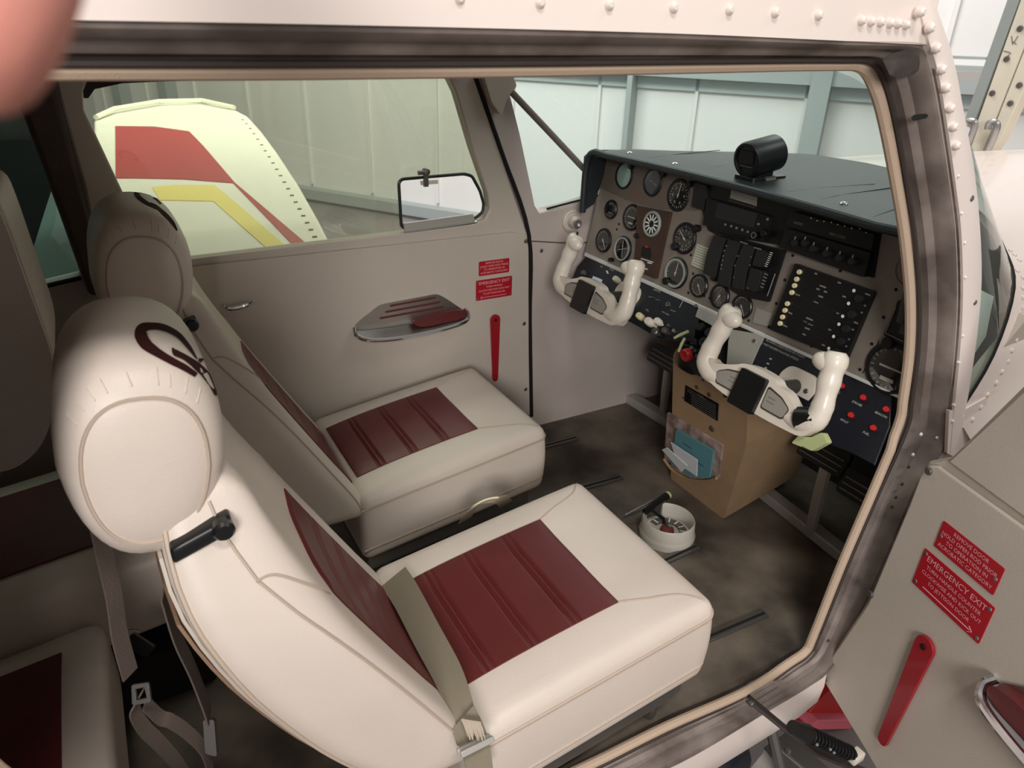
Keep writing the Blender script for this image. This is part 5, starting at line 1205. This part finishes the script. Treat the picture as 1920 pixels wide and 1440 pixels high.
q = at(250, 1200, y=-.2); Fb = Frame(q, RX, -RY)
obj('plate', MB().prism(Fb, rpoly([(-.016, -.008), (.020, -.026), (.034, -.010), (.0, .012)], .004), -.003, .003), 'black', sb2, bevel=.001)
obj('loop', MB().tube(smooth_path([Fb.P(-.012, .01, .003), Fb.P(0, .018, .004), Fb.P(.014, .014, .003)], 4), .0018, 6), 'chrome', sb2)
# lap belt across the near seat
lb = thing('lap_belt', 'wide olive grey lap belt lying where the near cushion meets its backrest', 'seat belt', tuple(at(800, 1200, z=.26)))
def on(u, v, z): return at(u, v, z=z)
Lp = [on(738, 1082, .262), on(762, 1118, .268), on(800, 1190, .274), on(838, 1260, .276), on(858, 1310, .272), on(870, 1350, .262), on(876, 1376, .25)]
PP = smooth_path(Lp, 5)
wv = [Vector((.026-.008*i/len(PP), .006, .008)) for i in range(len(PP))]
obj('webbing', MB().ribbon(PP, wv, .003), 'belt', lb)
fe = [on(868, 1345, .272), on(886, 1385, .255), on(896, 1420, .235), on(905, 1480, .20)]
obj('webbing', MB().ribbon(smooth_path(fe, 4), Vector((.020, .004, .010)), .004), 'belt', lb)
fr_ = MB(); rnd = random.Random(5)
c0 = on(866, 1352, .279); du = (on(904, 1358, .279)-c0); dd_ = (on(880, 1398, .262)-c0)
for i in range(34):
    s = i/33; a = c0+du*s*.9+Vector((0, 0, .004)); b = c0+du*s*.9+dd_*(.55+.3*rnd.random())+Vector((rnd.uniform(-.002, .002), 0, .004)); fr_.tube([a, a.lerp(b, .5)+Vector((0, 0, .003)), b], [.0011, .0012, .0005], 5)
obj('frayed_end', fr_, mat('frayed_webbing', (186, 172, 156), .9), lb)
Fb = Frame(on(893, 1400, .262), (on(912, 1390, .262)-on(876, 1408, .262)).normalized(), Vector((.5, .5, .7)).cross((on(912, 1390, .262)-on(876, 1408, .262)).normalized()))
obj('adjuster', MB().box(Fb, -.026, .026, -.009, -.003, -.002, .006).box(Fb, -.026, .026, .004, .010, -.002, .006), 'placard', lb, bevel=.0015)
# belt end between the seats
mb_ = thing('centre_belt', 'cream belt end looped between the two front cushions', 'seat belt', tuple(at(905, 960, z=.2)))
P = smooth_path([at(872, 975, z=.20), at(885, 955, z=.24), at(910, 940, z=.26), at(938, 936, z=.26), at(948, 945, z=.22)], 5)
obj('webbing', MB().ribbon(P, Vector((.014, -.002, .006)), .003), 'belt', mb_)
obj('stitched_edge', MB().tube([p+Vector((0, 0, .004)) for p in P], .0022, 6), mat('cream_cord', (222, 212, 176), .6), mb_)

# ================================================================== OPEN NEAR DOOR
HX, HZ, TH, LEAN, SC = 1.129, -.198, 1.304, -.032, 1.262
d_ = Vector((-math.cos(TH), -math.sin(TH), 0)); n_ = Vector((-math.sin(TH), math.cos(TH), 0))
FD = Frame(Vector((HX, -.61, HZ+.3)), d_, Vector((0, 0, 1))*math.cos(LEAN)+n_*math.sin(LEAN))
d2 = thing('door_2', 'open near cabin door seen from inside, with red lever and two red placards', 'door', (HX, -.61, .05), kind='structure')
outer = [(-.060, -.150), (-.006, .10), (.012, .42), (.050, .452), (.118, .616), (.33, 1.08), (1.20, 1.08), (1.24, .2), (1.1, -.2), (.40, -.26), (.102, -.182)]
hole = rpoly([(.31, .50), (.47, .98), (1.12, .98), (1.14, .50)], .05)
obj('door_panel', MB().prism(FD, outer, -.035, 0, holes=[hole]), 'trim', d2, bevel=.006)
obj('outer_skin', MB().prism(FD, [(a*1.0+.003, b) for a, b in outer], -.042, -.036, holes=[hole]), 'skin', d2)
ts = [(-.052, -.146), (.002, .10), (.013, .33), (.014, .395), (.022, .418), (.040, .428), (.60, .428), (1.15, .428), (1.18, .2), (1.05, -.19), (.40, -.25), (.104, -.176)]
obj('trim_sheet', MB().prism(FD, ts, 0, .008), 'trim', d2, bevel=.004)
obj('window_frame_pad', MB().prism(FD, [(.052, .446), (.128, .618), (.34, 1.07), (.43, 1.06), (.27, .66), (.245, .47), (.26, .44)], -.001, .006), 'trim', d2, bevel=.004)
obj('window_pane', MB().prism(FD, hole, -.02, -.016), 'sglass', d2)
for u, v in ((1742, 883), (1633, 1114), (1547, 1272)):
    mm = MB(); a, b = FD.px(u, v, h=.008); screw(mm, FD, a, b, .0075, .008, .004); obj('screw', mm, 'steel', d2)
door_furniture(FD, lambda x, z: ((1.04-x)*SC, (z-.3)*SC), SC, d2, False)

# ================================================================== OUTSIDE, LOWER RIGHT
# lower fuselage skin under the sill
sillo = [p for p, uv in zip(pou, OUT)][18:]
rows = []
for dz, dy in ((-.006, .006), (-.05, .002), (-.10, .006), (-.15, .03), (-.20, .09), (-.23, .20)):
    rows.append([Vector((p.x, p.y+dy, min(p.z, 1)+dz)) for p in sillo])
lowskin = obj('wall_lower', MB().grid(rows, thick=(0, .012, 0)), 'skin', angle=60); struct(lowskin, 'white lower fuselage skin under the open door sill', 'aircraft skin')
# door check with spring
dc = thing('door_check', 'dark door check arm with coil spring between the sill and the open door', 'door check', tuple(at(1405, 1315, y=-.60)))
p0 = at(1402, 1312, y=-.60); p1 = at(1530, 1410, y=-.70); p2 = at(1640, 1455, y=-.75)
obj('check_arm', MB().tube([p0+Vector((0, .0, .004)), p0.lerp(p1, .5), p1, p2], [.009, .008, .009, .009], 8, flat=.6), mat('dark_arm', (58, 50, 48), .5, metal=.3), dc)
obj('pivot', MB().lathe(Frame(p0, (1, 0, 0), (0, 0, 1)), 0, .0, [(.006, 0), (.006, .012), (.004, .014), (.0002, .014)], 12), 'steel', dc)
c0 = at(1505, 1372, y=-.70); c1 = at(1592, 1412, y=-.73); axd = (c1-c0); L_ = axd.length; axd.normalize(); e1 = axd.cross(Vector((0, 0, 1))).normalized(); e2 = axd.cross(e1)
P = [c0+axd*(L_*i/160)+(e1*math.cos(2*PI*i/160*14)+e2*math.sin(2*PI*i/160*14))*.013 for i in range(161)]
obj('spring', MB().tube(P, .0022, 6), 'black', dc); obj('spring_core', MB().tube([c0-axd*.012, c1+axd*.012], [.010, .010], 10), 'black', dc)
obj('sleeve', MB().tube([c0-axd*.03, c0+axd*.012], [.012, .017], 12), 'black', dc)
obj('end_block', MB().rbox(c1+axd*.022, (.014, .010, .010), .003, 3), 'cream', dc)
for s, (u, v) in enumerate(((1531, 1395), (1556, 1404), (1563, 1410))):
    q = at(u, v, y=-.735); obj('screw', MB().lathe(Frame(q, RX, -RY), 0, 0, [(.0025, 0), (.0025, .003), (.0002, .003)], 8), 'alum', dc)
# red block and wheel on the hangar floor, seen past the sill
q = at(1540, 1345, z=-.80)
FRd = Frame((q.x, q.y, q.z), (1, 0, 0), (0, 0, 1))
ch = thing('wheel_chock', 'red block on the hangar floor under the open door', 'block', (q.x, q.y, -.9))
obj('block', MB().prism(FRd, FRd.pxs([(1516, 1338), (1532, 1320), (1560, 1290), (1600, 1330), (1600, 1338)]), -.10, 0), 'redl', ch, bevel=.003)
obj('ledge', MB().prism(FRd, FRd.pxs([(1508, 1348), (1520, 1337), (1600, 1337), (1600, 1354), (1506, 1354)]), -.10, .03), mat('pink_ledge', (226, 110, 124), .4), ch, bevel=.003)
b_ = FRd.px(1540, 1352)[1]
obj('stem', MB().box(FRd, -.03, .05, -.9-q.z, b_, -.08, -.02), 'redl', ch)
q = at(1345, 1470, z=-.45); FT_ = Frame((q.x, q.y, q.z), (1, .25, 0), (0, 0, 1))
ty = thing('main_wheel', 'dark rubber wheel top under the sill at the bottom edge', 'wheel', (q.x, q.y, -.9))
r_ = .11; prof = [(r_*.55, -.07), (r_*.9, -.07), (r_*1.0, -.055), (r_*1.05, -.03), (r_*1.05, .0), (r_*1.0, .02), (r_*.9, .03), (r_*.55, .03)]
obj('tyre', MB().lathe(FT_, 0, 0, prof, 48), 'rubber', ty); obj('hub', MB().lathe(FT_, 0, 0, [(r_*.5, .02), (r_*.5, .034), (r_*.2, .04), (.0002, .04)], 24), 'redl', ty)
obj('axle_leg', MB().tube([FT_.P(0, 0, -.03), (q.x, q.y+.05, -.9)], .02, 8), 'steel', ty)
# grey boarding step plate
fst = Frame((0, 0, -.30), (1, 0, 0), (0, 1, 0))
stp = thing('boarding_step', 'grey metal boarding step outside below the door sill', 'step', tuple(at(1480, 1420, z=-.3)))
obj('plate', MB().prism(fst, fst.pxs([(1395, 1455), (1432, 1408), (1448, 1392), (1530, 1455), (1530, 1500), (1395, 1500)]), -.012, 0), 'placard', stp, bevel=.002)
obj('channel', MB().prism(fst, fst.pxs([(1432, 1404), (1444, 1396), (1520, 1460), (1490, 1470)]), .001, .006), 'steel', stp)
obj('plate_upper', MB().prism(fst, fst.pxs([(1448, 1394), (1472, 1378), (1560, 1450), (1530, 1462)]), .001, .008), 'alum', stp)
q = fst.P(*fst.px(1475, 1412), .008); obj('bolt', MB().lathe(Frame(q, (1, 0, 0), (0, 1, 0)), 0, 0, [(.007, -.004), (.007, .006), (.0002, .007)], 6), 'steel', stp)
q = fst.P(*fst.px(1470, 1470)); obj('strut', MB().tube([q, q+Vector((0, .12, .20))], .012, 8), 'steel', stp)

# ================================================================== HAND (a fingertip beside the lens)
def cs_(u, v, dpt): return CP + ray(u, v)/FOC*dpt
hn = thing('hand', 'pink finger of a hand reaching in at the upper left corner', 'hand', tuple(cs_(-100, -500, .14)))
bm = bmesh.new(); sk = bm.verts.layers.skin.verify()
def vv(p, r):
    v = bm.verts.new(p); v[sk].radius = (r, r); return v
wrist = vv(cs_(-420, -1750, .20), .026); wrist[sk].use_root = True
palm = vv(cs_(-300, -1250, .17), .030); bm.edges.new((wrist, palm)); palm2 = vv(cs_(-150, -900, .150), .026); bm.edges.new((palm, palm2))
FING = [
 [(10, -620, .128, .0115), (52, -330, .112, .0105), (40, -120, .102, .0102), (-22, 50, .097, .0100), (-118, 190, .094, .0092)],
 [(-260, -640, .135, .0115), (-330, -330, .13, .0105), (-420, -120, .135, .010), (-480, 30, .15, .0088)],
 [(-430, -700, .145, .011), (-560, -430, .145, .010), (-650, -250, .155, .0095), (-690, -120, .17, .0082)],
 [(-560, -820, .155, .0095), (-700, -620, .16, .009), (-790, -470, .17, .0082), (-830, -380, .18, .0072)]]
for F_ in FING:
    prev = palm2
    for (u, v, dp, r) in F_: x = vv(cs_(u, v, dp), r); bm.edges.new((prev, x)); prev = x
prev = palm
for (u, v, dp, r) in [(0, -1080, .14, .013), (120, -900, .12, .0115), (190, -760, .105, .0098)]: x = vv(cs_(u, v, dp), r); bm.edges.new((prev, x)); prev = x
me = bpy.data.meshes.new('palm_and_fingers'); bm.to_mesh(me); bm.free(); me.materials.append(M['skinh'])
ho = bpy.data.objects.new('palm_and_fingers', me); COL.objects.link(ho); ho.parent = hn; ho.matrix_parent_inverse = WM[hn].inverted()
ho.modifiers.new('skin', 'SKIN').use_smooth_shade = True; s_ = ho.modifiers.new('sub', 'SUBSURF'); s_.levels = 2; s_.render_levels = 2
tip = cs_(-100, 140, .0955); Fn = Frame(tip, RX, -RY)
obj('finger_nail', MB().sphere(cs_(-100, 120, .1035), .006, sc=(1, 1, .5)), 'nail', hn)
